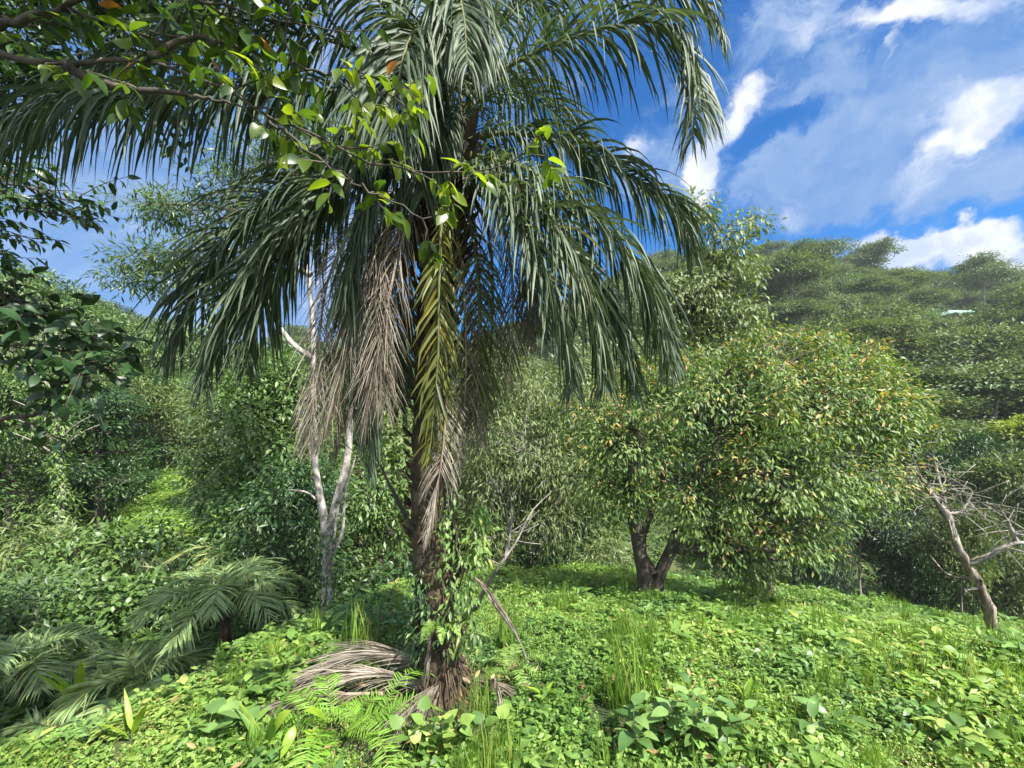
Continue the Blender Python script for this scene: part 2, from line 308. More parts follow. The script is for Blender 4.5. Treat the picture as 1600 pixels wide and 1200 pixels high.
# ------------------------------------------------------------------ palm fronds
def frond(ctrl, n=130, L0=.68, W=.021, spread=1.0, droop=2.2, start=.1, mat='palm', rch='rachis', parent=None, label=None, seed=0, r0=.4, rv=.3, plum=.55, thick=.018, seg=6, ang=(62, 28), old=0, tiplen=.35, up=None, kinkp=.42):
    rng = np.random.default_rng(seed)
    p = spline(ctrl, 60); T = nrm(np.gradient(p, axis=0))
    up = np.array([0, 0, 1.]) if up is None else np.asarray(up, float)
    mb = MB(); t = start+(1-start)*(np.arange(n)+.5)/n
    for side in (-1, 1):
        tt = np.clip(t+rng.normal(size=n)*.004, 0, .999); idx = tt*59; i0 = idx.astype(int); fr = (idx-i0)[:, None]
        base = p[i0]*(1-fr)+p[np.minimum(i0+1, 59)]*fr; tg = nrm(T[i0]*(1-fr)+T[np.minimum(i0+1, 59)]*fr)
        S = np.cross(tg, up); ln = np.linalg.norm(S, axis=1, keepdims=True)
        S = nrm(np.where(ln > .15, S, np.array([1., 0, 0]) - tg*tg[:, :1])); U = np.cross(S, tg)
        q = (tt-start)/(1-start); prof = np.clip(.45+1.9*q, 0, 1)*np.clip(tiplen+(1-q)*2.2, 0, 1)
        Ln = L0*prof*(.85+.3*rng.random(n))
        a = np.radians(ang[0]+(ang[1]-ang[0])*q+rng.normal(size=n)*6)
        e = rng.normal(size=n)*plum+.1
        e = np.where(rng.random(n) < .15, e+.5, e)*(1-.6*q)
        lat = side*S*np.cos(e)[:, None]+U*np.sin(e)[:, None]
        d = nrm(tg*np.cos(a)[:, None]+lat*(np.sin(a)*spread)[:, None]); wd = nrm(tg-d*(tg*d).sum(1, keepdims=True)+.35*rng.normal(size=(n, 3)))
        dr = droop*(.6+.6*rng.random(n))*(1-.5*q); pos = base.copy(); rows = []
        ws = np.array([.55, 1, 1, .9, .72, .42, 0.03]) if seg == 6 else np.interp(np.linspace(0, 1, seg+1), [0, .2, .6, 1], [.55, 1, .85, .03])
        kink = rng.random(n) < kinkp*(1-.5*q); kp = rng.integers(1, seg, n)
        for s in range(seg+1):
            wv_ = nrm(wd-d*(wd*d).sum(1, keepdims=True)); nn = np.cross(d, wv_); hw = W/2*ws[s]*(Ln/L0)[:, None]**.5
            rows.append(np.stack([pos-wv_*hw+nn*hw*.5, pos, pos+wv_*hw+nn*hw*.5], 1))
            pos = pos+d*(Ln/seg)[:, None]
            g = (dr/seg*1.1)[:, None]*np.array([0, 0, -1.])+np.where((kink & (kp == s))[:, None], np.array([0, 0, -1.9]), 0)
            d = nrm(d+g+rng.normal(size=(n, 3))*.03)
        V = np.stack(rows, 1)                     # n, seg+1, 3, 3
        f = []
        for s in range(seg):
            a0 = s*3; f += [(a0, a0+1, a0+4, a0+3), (a0+1, a0+2, a0+5, a0+4)]
        f = np.array(f); ff = (f[None]+(np.arange(n)*(seg+1)*3)[:, None, None]).reshape(-1, 4)
        r = r0+rv*rng.normal(size=n)*.6; r = np.where(rng.random(n) < old, .99, np.clip(r, 0, .9 if mat == 'palm' else 1))
        mb.add(V, ff, np.repeat(r, len(f)))
    o = mb.build('frond', M[mat], parent)
    if label: o['label'] = label
    rb = MB(); tube(rb, p, np.interp(np.linspace(0, 1, 60), [0, .15, .5, 1], [thick*1.5, thick, thick*.6, thick*.15]), 6)
    rb.build('stalk', M[rch], o)
    return o

PB = G(690, 1072); PB[1] = 3.4; PB[0] = (690-800)/F*3.4; PB[2] = gzf(PB[0], PB[1])
palm = empty('oil_palm', (0, 0, 0)); tag(palm, 'tall shaggy oil palm with drooping green fronds and hanging dry ones', 'palm tree')
def PF(*c): return [P(*q) for q in c]
gf = [
 ([(700,210,3.4),(660,110,3.2),(620,90,3.0),(590,120,2.85),(570,190,2.75),(560,260,2.75)], dict(L0=.58, droop=3.0)),
 ([(700,225,3.4),(690,180,3.2),(680,180,3.05),(668,225,2.95),(660,300,2.95)], dict(L0=.5, droop=2.6, n=80)),
 ([(700,245,3.4),(770,290,3.0),(830,380,2.85),(870,480,2.8),(890,570,2.8),(895,610,2.8)], dict(L0=.52, droop=1.9)),
 ([(705,235,3.4),(800,300,3.3),(900,400,3.25),(960,500,3.2),(985,580,3.2),(990,610,3.2)], dict(L0=.55, droop=1.9)),
 ([(690,235,3.4),(560,280,3.1),(450,370,3.0),(370,470,2.95),(330,560,2.95),(320,610,2.95)], dict(L0=.55, droop=2.0)),
 # green fronds: control points as pixel and depth
 ([(703,205,3.4),(760,125,3.35),(876,66,3.3),(1003,33,3.15),(1060,60,3.05),(1088,140,2.95),(1082,215,2.9)], dict(L0=.66, droop=2.4, n=138)),
 ([(705,200,3.4),(750,80,3.5),(850,-20,3.5),(970,-60,3.4),(1080,-20,3.2),(1130,50,3.1)], dict(L0=.7, droop=2.6)),
 ([(705,222,3.4),(800,208,3.4),(900,232,3.4),(1000,285,3.4),(1060,335,3.4),(1085,400,3.4)], dict(L0=.62, droop=2.8, n=138)),
 ([(705,235,3.4),(830,268,3.2),(935,345,3.1),(1000,430,3.05),(1035,520,3.05),(1045,570,3.05)], dict(L0=.66, droop=2.2, n=138)),
 ([(700,240,3.4),(800,285,3.1),(870,360,2.95),(915,460,2.9),(940,560,2.9),(945,600,2.9)], dict(L0=.6, droop=1.9, n=142, old=.05)),
 ([(690,235,3.4),(590,235,3.3),(480,275,3.2),(370,360,3.1),(300,460,3.05),(262,560,3.0)], dict(L0=.68, droop=2.2, n=142)),
 ([(690,240,3.4),(600,262,3.2),(510,320,3.1),(440,410,3.1),(400,500,3.1),(385,575,3.1)], dict(L0=.6, droop=2.1, n=138)),
 ([(690,240,3.5),(600,240,3.7),(500,290,3.9),(420,390,4.0),(360,480,4.0),(340,560,4.0)], dict(L0=.66, droop=2.1, n=138)),
 ([(690,215,3.4),(560,150,3.2),(400,140,2.9),(250,150,2.6),(90,165,2.35),(-120,260,2.1)], dict(L0=.66, droop=4.2, n=146)),
 ([(690,205,3.4),(590,95,3.3),(450,50,3.1),(300,60,2.9),(150,120,2.7),(20,220,2.6)], dict(L0=.68, droop=3.4)),
 ([(690,205,3.4),(640,70,3.2),(570,-20,3.0),(470,-60,2.8),(360,-40,2.6),(260,40,2.5)], dict(L0=.7, droop=3.2)),
 ([(695,205,3.4),(680,100,3.1),(660,50,2.8),(640,60,2.6),(622,130,2.45),(612,215,2.4)], dict(L0=.66, droop=3.0)),
 ([(700,205,3.4),(700,80,3.2),(705,10,2.95),(715,-10,2.75),(725,30,2.6),(730,100,2.5)], dict(L0=.6, droop=3.2)),
 ([(700,205,3.4),(690,20,3.5),(650,-140,3.5),(560,-230,3.4),(430,-240,3.2)], dict(L0=.7, droop=2.6)),
 ([(700,205,3.5),(720,60,3.9),(760,-20,4.3),(830,-20,4.7),(890,60,4.9)], dict(L0=.7, droop=2.2)),
 ([(700,215,3.5),(760,150,4.0),(830,150,4.4),(900,210,4.6),(940,290,4.7)], dict(L0=.66, droop=2.2)),
 ([(700,225,3.5),(740,220,3.9),(800,280,4.1),(830,400,4.1),(840,520,4.1)], dict(L0=.6, droop=1.8)),
 ([(690,230,3.4),(640,240,3.1),(585,300,2.95),(552,400,2.9),(545,470,2.9),(542,520,2.9)], dict(L0=.5, droop=2.6, spread=.6)),
 ([(680,260,3.4),(620,330,3.3),(585,450,3.2),(578,580,3.15),(578,690,3.15),(580,740,3.15)], dict(L0=.42, droop=2.6, spread=.5)),
 ([(690,240,3.6),(660,300,3.8),(630,400,3.9),(620,520,3.9),(625,640,3.9)], dict(L0=.55, droop=2.2, spread=.7)),
]
for k, (c, kw) in enumerate(gf): frond(PF(*c), parent=palm, seed=100+k, **kw)
frond(PF((700,270,3.3),(690,350,3.12),(686,450,3.05),(684,560,3.03),(676,660,3.03),(670,715,3.05)), n=96, L0=.34, droop=.7, mat='olive', parent=palm, seed=200, ang=(46, 26), r0=.24, rv=.35, W=.020, plum=.8, label='olive and yellow frond hanging straight down the front of the trunk')
frond(PF((720,280,3.4),(740,380,3.3),(748,480,3.3),(745,600,3.3),(738,660,3.35)), n=60, L0=.4, droop=1.6, mat='olive', parent=palm, seed=201, r0=.15, rv=.2, label='dull olive frond hanging behind the yellow one')
df = [
 ([(665,275,3.3),(570,335,3.1),(515,430,3.0),(498,540,2.98),(488,640,2.98),(480,700,2.98)], .42, 1.5, .65),
 ([(670,275,3.3),(610,330,3.15),(570,430,3.05),(545,540,3.0),(520,640,3.0),(498,690,3.0)], .55, 1.4, .5),
 ([(675,270,3.3),(620,320,3.1),(590,420,3.0),(590,540,2.95),(600,640,2.95)], .5, 1.4, .6),
 ([(670,280,3.4),(600,380,3.35),(560,470,3.35),(545,580,3.35),(560,680,3.35)], .5, 1.2, .4),
 ([(720,280,3.4),(760,350,3.5),(770,450,3.5),(765,580,3.5),(750,700,3.5)], .42, 1.8, .1),
 ([(725,280,3.4),(780,340,3.3),(800,430,3.3),(800,520,3.3),(795,600,3.3)], .42, 1.8, .1),
 ([(700,300,3.4),(722,420,3.3),(728,560,3.25),(722,680,3.25),(715,740,3.25)], .34, 1.8, .2),
 ([(695,500,3.18),(697,620,3.12),(692,700,3.1),(680,780,3.1),(667,845,3.12)], .30, 1.2, .75),
 ([(680,270,3.3),(640,340,3.1),(610,450,3.0),(590,560,2.95),(570,660,2.95)], .5, 1.3, .45),
 ([(670,275,3.3),(600,350,3.15),(550,450,3.1),(520,550,3.1),(480,660,3.1),(470,690,3.1)], .45, 1.5, .6),
 ([(720,290,3.4),(745,400,3.35),(752,520,3.35),(748,620,3.35),(742,700,3.35)], .36, 1.8, .3),
 ([(730,280,3.4),(800,330,3.35),(825,400,3.35),(830,470,3.35),(828,540,3.35)], .42, 1.8, .25),
 ([(660,300,3.5),(610,420,3.7),(575,560,3.75),(540,650,3.75),(520,720,3.75)], .5, 1.3, .3),
]
for k, (c, l0, dr, r0) in enumerate(df):
    frond(PF(*c), n=125, L0=l0, W=.0065, droop=dr*.75, mat='dead', rch='rachis_dead', parent=palm, seed=300+k, spread=.8 if k != 7 else .9, r0=r0, rv=.35, plum=.9 if k != 7 else .3, ang=(50, 25), thick=.016, label='dry grey-brown frond hanging dead from the crown')
# trunk
rng = np.random.default_rng(5)
tp = spline([PB-[0, 0, .15], P(683,960,3.4), P(672,850,3.42), P(670,700,3.45), P(680,480,3.45), P(697,300,3.43), P(700,215,3.42)], 60)
tbm = MB(); s = np.linspace(0, 1, 60)
tube(tbm, tp, np.interp(s, [0, .05, .2, .5, .8, 1], [.24, .19, .155, .13, .14, .16]), 18, rough=.10, rng=rng)
trunk = tbm.build('trunk', M['trunkpalm'], palm)
bo = MB(); bt = leaf_t(.55, 3, .18, -.25, .3)
for k in range(330):
    q = k/330; c = tp[min(int(q*59), 58)]; a = k*2.39996; rr = np.interp(q, [0, .05, .2, .5, .8, 1], [.22, .175, .145, .125, .135, .15])
    o_ = np.array([math.cos(a), math.sin(a), 0]); ln = (.10+.08*rng.random())*(1+.8*(q > .75))
    if .05 < q < .6 and rng.random() < .35: continue
    place(bo, bt, (c+o_*rr*.85)[None], (o_*(.35+.3*rng.random())+[0, 0, 1])[None], -o_[None]-[[0, 0, .0]], ln, rng.random())
    place(bo, bt, (c+o_*(rr*.85+.012))[None], (o_*(.35+.3*rng.random())+[0, 0, 1])[None], o_[None], ln*.95, rng.random())
bo.build('leaf_base', M['boot'], palm)
rt = MB()
for k in range(40):
    a = rng.random()*6.28; o_ = np.array([math.cos(a), math.sin(a), 0]); h = .03+rng.random()*.3; e = .22+.22*rng.random()
    p0 = PB+o_*.17+[0, 0, h]; p2 = PB+o_*e; p2[2] = gzf(p2[0], p2[1])-.02
    tube(rt, spline([p0, (p0+p2)/2+o_*.03+[0, 0, .03], p2], 6), .003+.003*rng.random(), 5)
rt.build('root', M['boot'], palm)

# small hanging fibres and fruit mass in the crown heart
fb_ = MB()
for k in range(160):
    a = rng.random()*6.28; o_ = np.array([math.cos(a), math.sin(a), 0]); p0 = P(698, 215+rng.random()*110, 3.42)+o_*.14
    p1 = p0+o_*(.05+.12*rng.random())+[0, 0, -.1-.35*rng.random()]
    tube(fb_, spline([p0, (p0+p1)/2+o_*.04, p1], 5), .004, 4)
fb_.build('crown_fibre', M['trunkpalm'], palm)

# ------------------------------------------------------------------ trees
def extra(lobes, n, seed, k=.35):
    rg_ = np.random.default_rng(seed); o_ = []
    for _ in range(n):
        l = lobes[rg_.integers(len(lobes))]; d = rdir(rg_, 1)[0]; d[2] = abs(d[2])*1.1-.25; q = k*(.6+.8*rg_.random())
        o_.append((l[0]+d[0]*l[3]*1.02, l[1]+d[1]*l[4]*1.02, l[2]+d[2]*l[5]*1.1, l[3]*q, l[4]*q, l[5]*q*1.1))
    return list(lobes)+o_
def make_tree(name, label, cat, base, trunks, lobes, clumps, per, leaf, Ls, mat, bark, group=None, shell=.5, droop=.5, rc=None, limb=.05, seed=0, flat=0., tips=None, crad=.3, jit=.25, twigs=60, lowcut=-1., ex=0, gap=-.55):
    """trunks: list of (points, radii) local to base; lobes: (cx,cy,cz,rx,ry,rz)"""
    rng = np.random.default_rng(seed); root = empty(name, tuple(base)); tag(root, label, cat, group)
    nl0 = len(lobes); lobes = np.array(extra(lobes, ex, seed+5), float) if ex else np.array(lobes, float); tr = MB(); ends = []
    for pts, rd in trunks:
        sp = spline(pts, 14+4*len(pts)); tube(tr, sp, np.interp(np.linspace(0, 1, len(sp)), np.linspace(0, 1, len(rd)), rd), 9, rough=.08, rng=rng); ends.append(sp)
    allp = np.concatenate([e[len(e)//3:] for e in ends])
    allr = np.concatenate([np.interp(np.linspace(0, 1, len(e)), np.linspace(0, 1, len(rd)), rd)[len(e)//3:] for e, (_, rd) in zip(ends, trunks)])
    vol = lobes[:, 3]*lobes[:, 4]*lobes[:, 5]; vol = vol**.67; pr = vol/vol.sum()
    li = rng.choice(len(lobes), clumps, p=pr); dd = rdir(rng, clumps)
    flip = dd[:, 2] < lowcut; dd[flip, 2] *= -1
    rr = shell+(1-shell)*rng.random(clumps)**.6
    cp = lobes[li, :3]+dd*rr[:, None]*lobes[li, 3:]; od = nrm(dd/lobes[li, 3:])
    if gap:
        gs = max(crad*2.6, .25); g_ = wob(cp[:, 0]+seed, cp[:, 1]+cp[:, 2], gs)+.8*wob(cp[:, 2]+seed, cp[:, 0]-cp[:, 1], gs*.7); kp_ = g_ > gap; cp, od, li, rr = cp[kp_], od[kp_], li[kp_], rr[kp_]; clumps = len(cp)
    limbs = []
    for c in lobes:
        cand = np.linalg.norm(allp-c[:3], axis=1)+1.2*np.maximum(allp[:, 2]-c[2]+.2*c[5], 0); k = int(cand.argmin())
        b = allp[k]; m_ = (b+c[:3])/2+[0, 0, .12*np.linalg.norm(c[:3]-b)]+rng.normal(size=3)*.05*np.linalg.norm(c[:3]-b)
        lp = spline([b, m_, c[:3]+rng.normal(size=3)*.1*c[3:]], 10); r0 = min(allr[k]*.7, limb*1.6); tube(tr, lp, np.linspace(r0, r0*.3, 10), 6); limbs.append((lp, r0))
    for k in range(min(twigs, clumps)):
        lp, r0 = limbs[li[k]]; j = rng.integers(3, 10); b = lp[j]; e = cp[k]; m_ = (b+e)/2+rng.normal(size=3)*.08*np.linalg.norm(e-b)+[0, 0, .05]
        tube(tr, spline([b, m_, e], 6), np.linspace(r0*.32, r0*.08, 6), 4)
    tr.build('trunk', M[bark], root)
    cr = MB(); n = clumps*per; ci = np.repeat(np.arange(clumps), per)
    off = rng.normal(size=(n, 3))*crad*np.array([1, 1, .75 if not flat else .28]); pos = cp[ci]+off
    yd = nrm(od[ci]*.7+nrm(off)*.9+rng.normal(size=(n, 3))*.45+np.array([0, 0, -droop])); zd = nrm(od[ci]*.8+np.array([0, 0, 1.1])+rng.normal(size=(n, 3))*.45)
    if flat: yd = nrm(yd*np.array([1, 1, 1-flat])); zd = nrm(zd*np.array([1-flat, 1-flat, 1]))
    cl = rng.random(clumps)
    r = .42+.5*(cl[ci]-.5)*(1 if tips is None else .8)+jit*rng.normal(size=n)*.5; r = np.clip(r, 0, .82 if tips else 1)
    if tips:
        outer = (od[ci][:, 2] > -.25) & (rr[ci] > .72); fl = wob(cp[:, 0]*1.3+2, cp[:, 1]+cp[:, 2]*1.3, .3)+.5*(cl-.5)*2; young = outer & (fl[ci] > .9-1.6*tips) & (off[:, 2] > -.4*crad)
        r = np.where(young & (rng.random(n) < .8), .76+.2*rng.random(n)**1.5+.06*(cl[ci] > .6), r)
    place(cr, leaf, pos, yd, zd, Ls*(.7+.6*rng.random(n)), r)
    cr.build('crown', M[mat], root); return root
LEAF4 = leaf_t(.36, 2, .06, .2); NARROW = leaf_t(.2, 2, .03, .35); DIA = diamond_t(.45); DIAN = diamond_t(.26); BROAD = leaf_t(.62, 4, .07, .22, .4)

# --- big laurel-like tree with orange young leaves on the meadow
B = G(1012, 948); sY = B[1]
def loc(u, v, Y): return P(u, v, Y)-B
make_tree('laurel_tree', 'broad bushy tree with orange young leaves and a forked trunk, standing on the meadow', 'tree', B,
    [([(-.04,0,-.1), loc(1008,905,sY), loc(996,840,sY), loc(985,760,sY), loc(1000,680,sY)], [.16,.115,.10,.08,.05]),
     ([(.1,0,0), loc(1030,900,sY), loc(1052,850,sY), loc(1075,770,sY), loc(1120,680,sY)], [.12,.09,.075,.06,.03]),
     ([loc(1020,900,sY), loc(1000,850,sY+.3), loc(1030,760,sY+.6), loc(1060,650,sY+.8)], [.10,.08,.06,.04])],
    [(*loc(1080,640,sY),1.4,1.3,.95),(*loc(1220,640,sY+.2),1.35,1.3,.95),(*loc(1325,650,sY+.3),.9,1.0,.9),(*loc(960,700,sY),.85,1.1,1.0),(*loc(1200,740,sY-.2),1.3,1.2,.85),
     (*loc(1330,745,sY+.2),.85,.9,.7),(*loc(1120,600,sY+.6),1.5,1.2,.65),(*loc(1110,800,sY-.5),.7,.6,.5),(*loc(1215,830,sY-.2),.75,.8,.55),(*loc(970,770,sY+.2),.6,.8,.45),(*loc(1395,610,sY+.5),.4,.5,.4),(*loc(1300,570,sY+.6),.9,.8,.45),(*loc(1180,545,sY+.3),.6,.6,.35),(*loc(1390,640,sY+.2),.55,.6,.5),(*loc(1250,535,sY+.4),.4,.5,.25),(*loc(920,650,sY+.3),.5,.5,.4),(*loc(1420,680,sY+.2),.35,.4,.3),(*loc(1105,845,sY+.1),.4,.35,.3),(*loc(1150,870,sY-.1),.45,.4,.35),(*loc(1285,865,sY+.4),.3,.3,.25)],
    3900, 17, LEAF4, .088, 'orange', 'bark', shell=.3, droop=.75, seed=11, tips=.6, crad=.12, twigs=520, ex=34, gap=-.28)
# --- olive narrow-leaved tree behind the palm
B = np.array([(830-800)/F*11.5, 11.5, 0]); B[2] = gzf(B[0], B[1]); sY = 11.5
make_tree('bushy_tree', 'loose olive-green tree with narrow drooping leaves behind the palm trunk', 'tree', B,
    [([(0,0,-.2), loc(828,850,sY), loc(810,760,sY), loc(820,660,sY)], [.16,.12,.08,.05]), ([(.1,0,0), loc(850,830,sY), loc(885,750,sY), loc(900,680,sY)], [.12,.09,.06,.04])],
    [(*loc(820,700,sY),1.3,1.3,1.2),(*loc(890,740,sY),1.2,1.2,1.1),(*loc(770,750,sY),1.0,1.0,1.1),(*loc(850,820,sY-.3),1.2,.9,.7),(*loc(900,650,sY+.5),1.3,1.2,1.0),(*loc(760,840,sY),.7,.7,.6),(*loc(830,610,sY+.6),1.1,1,.6)],
    1500, 16, NARROW, .17, 'willow', 'barkgrey', shell=.45, droop=.9, seed=12, crad=.2, twigs=240, ex=14)
# --- taller tree rising over it
B = np.array([(1120-800)/F*13, 13, 0]); B[2] = gzf(B[0], B[1]); sY = 13
make_tree('tall_tree', 'tall airy tree with drooping leaves rising against the sky right of the palm', 'tree', B,
    [([(0,0,-.2), loc(1120,760,sY), loc(1115,600,sY), loc(1110,450,sY), loc(1120,360,sY)], [.16,.13,.10,.07,.03])],
    [(*loc(1120,380,sY),.9,.9,.7),(*loc(1085,335,sY),.45,.6,.55),(*loc(1165,350,sY),.65,.5,.22),(*loc(1110,450,sY),1.1,1.2,.9),(*loc(1130,520,sY),1.4,1.4,1.0),(*loc(1080,560,sY),1.5,1.4,1.0),(*loc(1180,585,sY),1.2,1.2,.7),(*loc(1050,480,sY),1.0,1.2,1.1),(*loc(940,600,sY),1.5,1.2,.8)],
    1200, 15, LEAF4, .19, 'willow', 'bark', shell=.4, droop=1.0, seed=13, crad=.22, twigs=240, ex=14)
# --- pale-barked tree on the left, layered whorled leaves
B = G(505, 985); B = np.array([(505-800)/F*6.6, 6.6, 0]); B[2] = gzf(B[0], B[1]); sY = 6.6
wt = make_tree('pale_barked_tree', 'slim forked tree with blotched white bark behind the left fronds of the palm', 'tree', B,
    [([(0,0,-.2), loc(512,900,sY), loc(508,820,sY), loc(493,730,sY), loc(490,620,sY), loc(488,500,sY), loc(478,400,sY), loc(470,300,sY)], [.15,.09,.07,.045,.042,.035,.03,.02]),
     ([loc(514,870,sY), loc(522,800,sY), loc(542,720,sY), loc(548,640,sY), loc(560,500,sY), loc(575,400,sY)], [.08,.065,.05,.045,.04,.025]),
     ([loc(490,560,sY), loc(460,540,sY), loc(430,500,sY), loc(420,470,sY)], [.05,.04,.03,.02]),
     ([loc(486,430,sY), loc(420,400,sY), loc(330,390,sY), loc(240,395,sY)], [.05,.035,.025,.012]),
     ([loc(478,380,sY), loc(400,340,sY), loc(320,320,sY), loc(230,320,sY)], [.045,.035,.025,.012]),
     ([loc(522,860,sY), loc(535,830,sY), loc(540,770,sY), loc(560,700,sY)], [.03,.02,.015,.008]),
     ([loc(505,790,sY), loc(480,770,sY), loc(450,765,sY)], [.02,.015,.008])],
    [(*loc(235,405,sY),.7,.6,.14),(*loc(225,325,sY),.55,.5,.1),(*loc(200,435,sY),.5,.4,.07),(*loc(290,440,sY),.6,.4,.1),(*loc(300,340,sY+.3),.8,.7,.22),(*loc(300,405,sY+.2),.6,.6,.16),(*loc(360,300,sY),.8,.6,.2),(*loc(230,445,sY),.35,.4,.08),(*loc(420,250,sY),.9,.7,.3),(*loc(500,200,sY),1,.8,.4),(*loc(450,350,sY+.4),.8,.7,.4)],
    950, 14, NARROW, .125, 'whorl', 'white', shell=.3, droop=.15, seed=14, crad=.10, twigs=330)
# --- dark mango-like trees left of it
def quick(name, label, cat, u, Y, vt, wpx, mat, leaf, Ls, seed, bark='bark', clumps=520, per=14, droop=.5, flat=0, crad=.3, low=.25, shell=.5, group=None, tips=None, vb=None):
    x = (u-800)/F*Y; z = gzf(x, Y); H = CAMZ+(HV-vt)/F*Y-z; Wd = wpx/F*Y/2; rg = np.random.default_rng(seed+999)
    lobes = []
    for k in range(9):
        a = k*2.4; q = rg.random(); hz = low+(1-low)*(k+.5)/9; rr_ = Wd*(.62*math.sin(min(1, (1-hz)*1.6+.25)*1.5))
        lobes.append((math.cos(a)*rr_, math.sin(a)*rr_*.9, H*(hz*.9+.02), Wd*(.42+.15*q), Wd*(.42+.15*q), H*(1-low)*.17*(1-.5*flat)))
    lobes.append((0, 0, H*.86, Wd*.5, Wd*.5, H*.13))
    return make_tree(name, label, cat, (x, Y, z), [([(0,0,-.3),(.02*H,0,H*.3),(-.01*H,.01*H,H*.6),(0,0,H*.8)], [.028*H,.022*H,.016*H,.008*H])], lobes, clumps, per, leaf, Ls, mat, bark, shell=shell, droop=droop, seed=seed, flat=flat, crad=crad, limb=.012*H, group=group, tips=tips, twigs=120, ex=9)
quick('mango_tree', 'dark dense tree left of the pale trunk with rosettes of long glossy leaves on top', 'tree', 425, 10.5, 555, 220, 'mid', LEAF4, .17, 21, clumps=1300, crad=.24, low=.12)
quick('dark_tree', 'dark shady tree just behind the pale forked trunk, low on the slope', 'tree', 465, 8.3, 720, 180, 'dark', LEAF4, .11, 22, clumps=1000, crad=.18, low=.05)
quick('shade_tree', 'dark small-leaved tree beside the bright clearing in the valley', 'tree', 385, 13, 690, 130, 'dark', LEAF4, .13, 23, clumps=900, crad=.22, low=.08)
quick('small_tree', 'yellow-green small tree with a dark stem between the pale trunk and the palm', 'tree', 590, 9.5, 700, 120, 'mid', LEAF4, .14, 24, clumps=460, crad=.16, low=.1)
quick('small_tree', 'open leafy tree filling the gap just left of the palm trunk', 'tree', 635, 13, 640, 170, 'willow', LEAF4, .22, 25, clumps=560, crad=.25, low=.1)
quick('leafy_tree', 'mid-green tree behind the hanging dead fronds of the palm', 'tree', 560, 17, 560, 220, 'mid', LEAF4, .3, 26, clumps=560, crad=.35, low=.1)
quick('leafy_tree', 'grey-green tree between the palm trunk and the olive-leaved tree', 'tree', 730, 16, 560, 200, 'willow', LEAF4, .3, 27, clumps=560, crad=.35, low=.1)
quick('leafy_tree', 'bushy green tree low behind the left side of the orange-leaved tree', 'tree', 900, 17, 570, 220, 'mid', LEAF4, .3, 28, clumps=560, crad=.35, low=.1)

# --- ivy column trees and left valley trees
def ivy_trunk(u, Y, vt, label, seed, w=.5):
    rg = np.random.default_rng(seed); x = (u-800)/F*Y; z = gzf(x, Y); H = CAMZ+(HV-vt)/F*Y-z; root = empty('ivy_covered_tree', (x, Y, z)); tag(root, label, 'tree')
    tr = MB(); sp = spline([(0,0,-.3),(.1,0,H*.4),(-.08,0,H*.7),(.05,0,H)], 24); tube(tr, sp, np.linspace(.11, .05, 24), 8)
    for k in range(7):
        a = rg.random()*6.28; h = H*(.6+.4*rg.random()); o_ = np.array([math.cos(a), math.sin(a)*.6, .5]); tube(tr, spline([(0,0,h*.95), o_*.6+[0,0,h], o_*1.3+[0,0,h]], 8), np.linspace(.04, .01, 8), 5)
    tr.build('trunk', M['barkgrey'], root)
    cr = MB(); n = 2600; a = rg.random(n)*6.28; h = H*rg.random(n); rr = w*(.35+.65*np.abs(np.sin(h*2.1+a)))*rg.random(n)**.5*(.5+.8*(h/H > .7)+.5*(np.sin(h*1.3) > .3))
    o_ = np.stack([np.cos(a), np.sin(a), 0*a], -1)
    place(cr, LEAF4, o_*rr[:, None]+np.stack([0*h, 0*h, h], -1), o_*.6+rg.normal(size=(n, 3))*.5-[0, 0, .5], o_+[0, 0, .8], .15*(.7+.6*rg.random(n)), rg.random(n))
    cr.build('ivy', M['mid'], root)
ivy_trunk(92, 13, 600, 'thin trunk wrapped in ivy at the far left above the young palms', 31)
ivy_trunk(45, 15, 690, 'shorter ivy-wrapped trunk left of the taller one, at the picture edge', 32, .6)
ivy_trunk(160, 17, 640, 'ivy-hung stem right of the two others at the far left of the valley', 33, .45)

quick('vine_hung_tree', 'tall feathery tree at the left edge between the ivy-wrapped trunks', 'tree', 25, 18, 600, 150, 'willow', LEAF4, .17, 34, clumps=900, crad=.24, low=.1)
quick('vine_hung_tree', 'feathery green tree right of the ivy-wrapped trunks at left', 'tree', 135, 19, 630, 120, 'mid', LEAF4, .17, 35, clumps=900, crad=.24, low=.05)
quick('vine_hung_tree', 'dark layered tree with thin stems at the left rim of the small sunlit clearing', 'tree', 150, 16, 600, 150, 'dark', LEAF4, .15, 36, clumps=1000, crad=.28, low=.3, flat=.4)
quick('vine_hung_tree', 'tall leafy tree crowding the left edge under the dark leaf cluster', 'tree', 12, 14.5, 560, 190, 'mid', LEAF4, .15, 39, clumps=1100, crad=.28, low=.12, flat=.3)
quick('vine_hung_tree', 'tall grey-green tree just right of the dark leaf cluster', 'tree', 105, 22, 545, 150, 'willow', LEAF4, .2, 40, clumps=1000, crad=.32, low=.15, flat=.4)
quick('vine_hung_tree', 'tall spreading green tree behind the tip of the lowest left frond', 'tree', 215, 27, 575, 150, 'mid', LEAF4, .24, 29, clumps=900, crad=.36, low=.35, flat=.4)
quick('vine_hung_tree', 'pale spreading tree just over the small sunlit clearing', 'tree', 262, 27, 620, 170, 'willow', NARROW, .3, 37, clumps=700, crad=.3, low=.45)
quick('vine_hung_tree', 'grey-green feathery tree right of the clearing and left of the mango-like tree', 'tree', 345, 18, 600, 110, 'willow', LEAF4, .17, 38, clumps=800, crad=.26, low=.1)
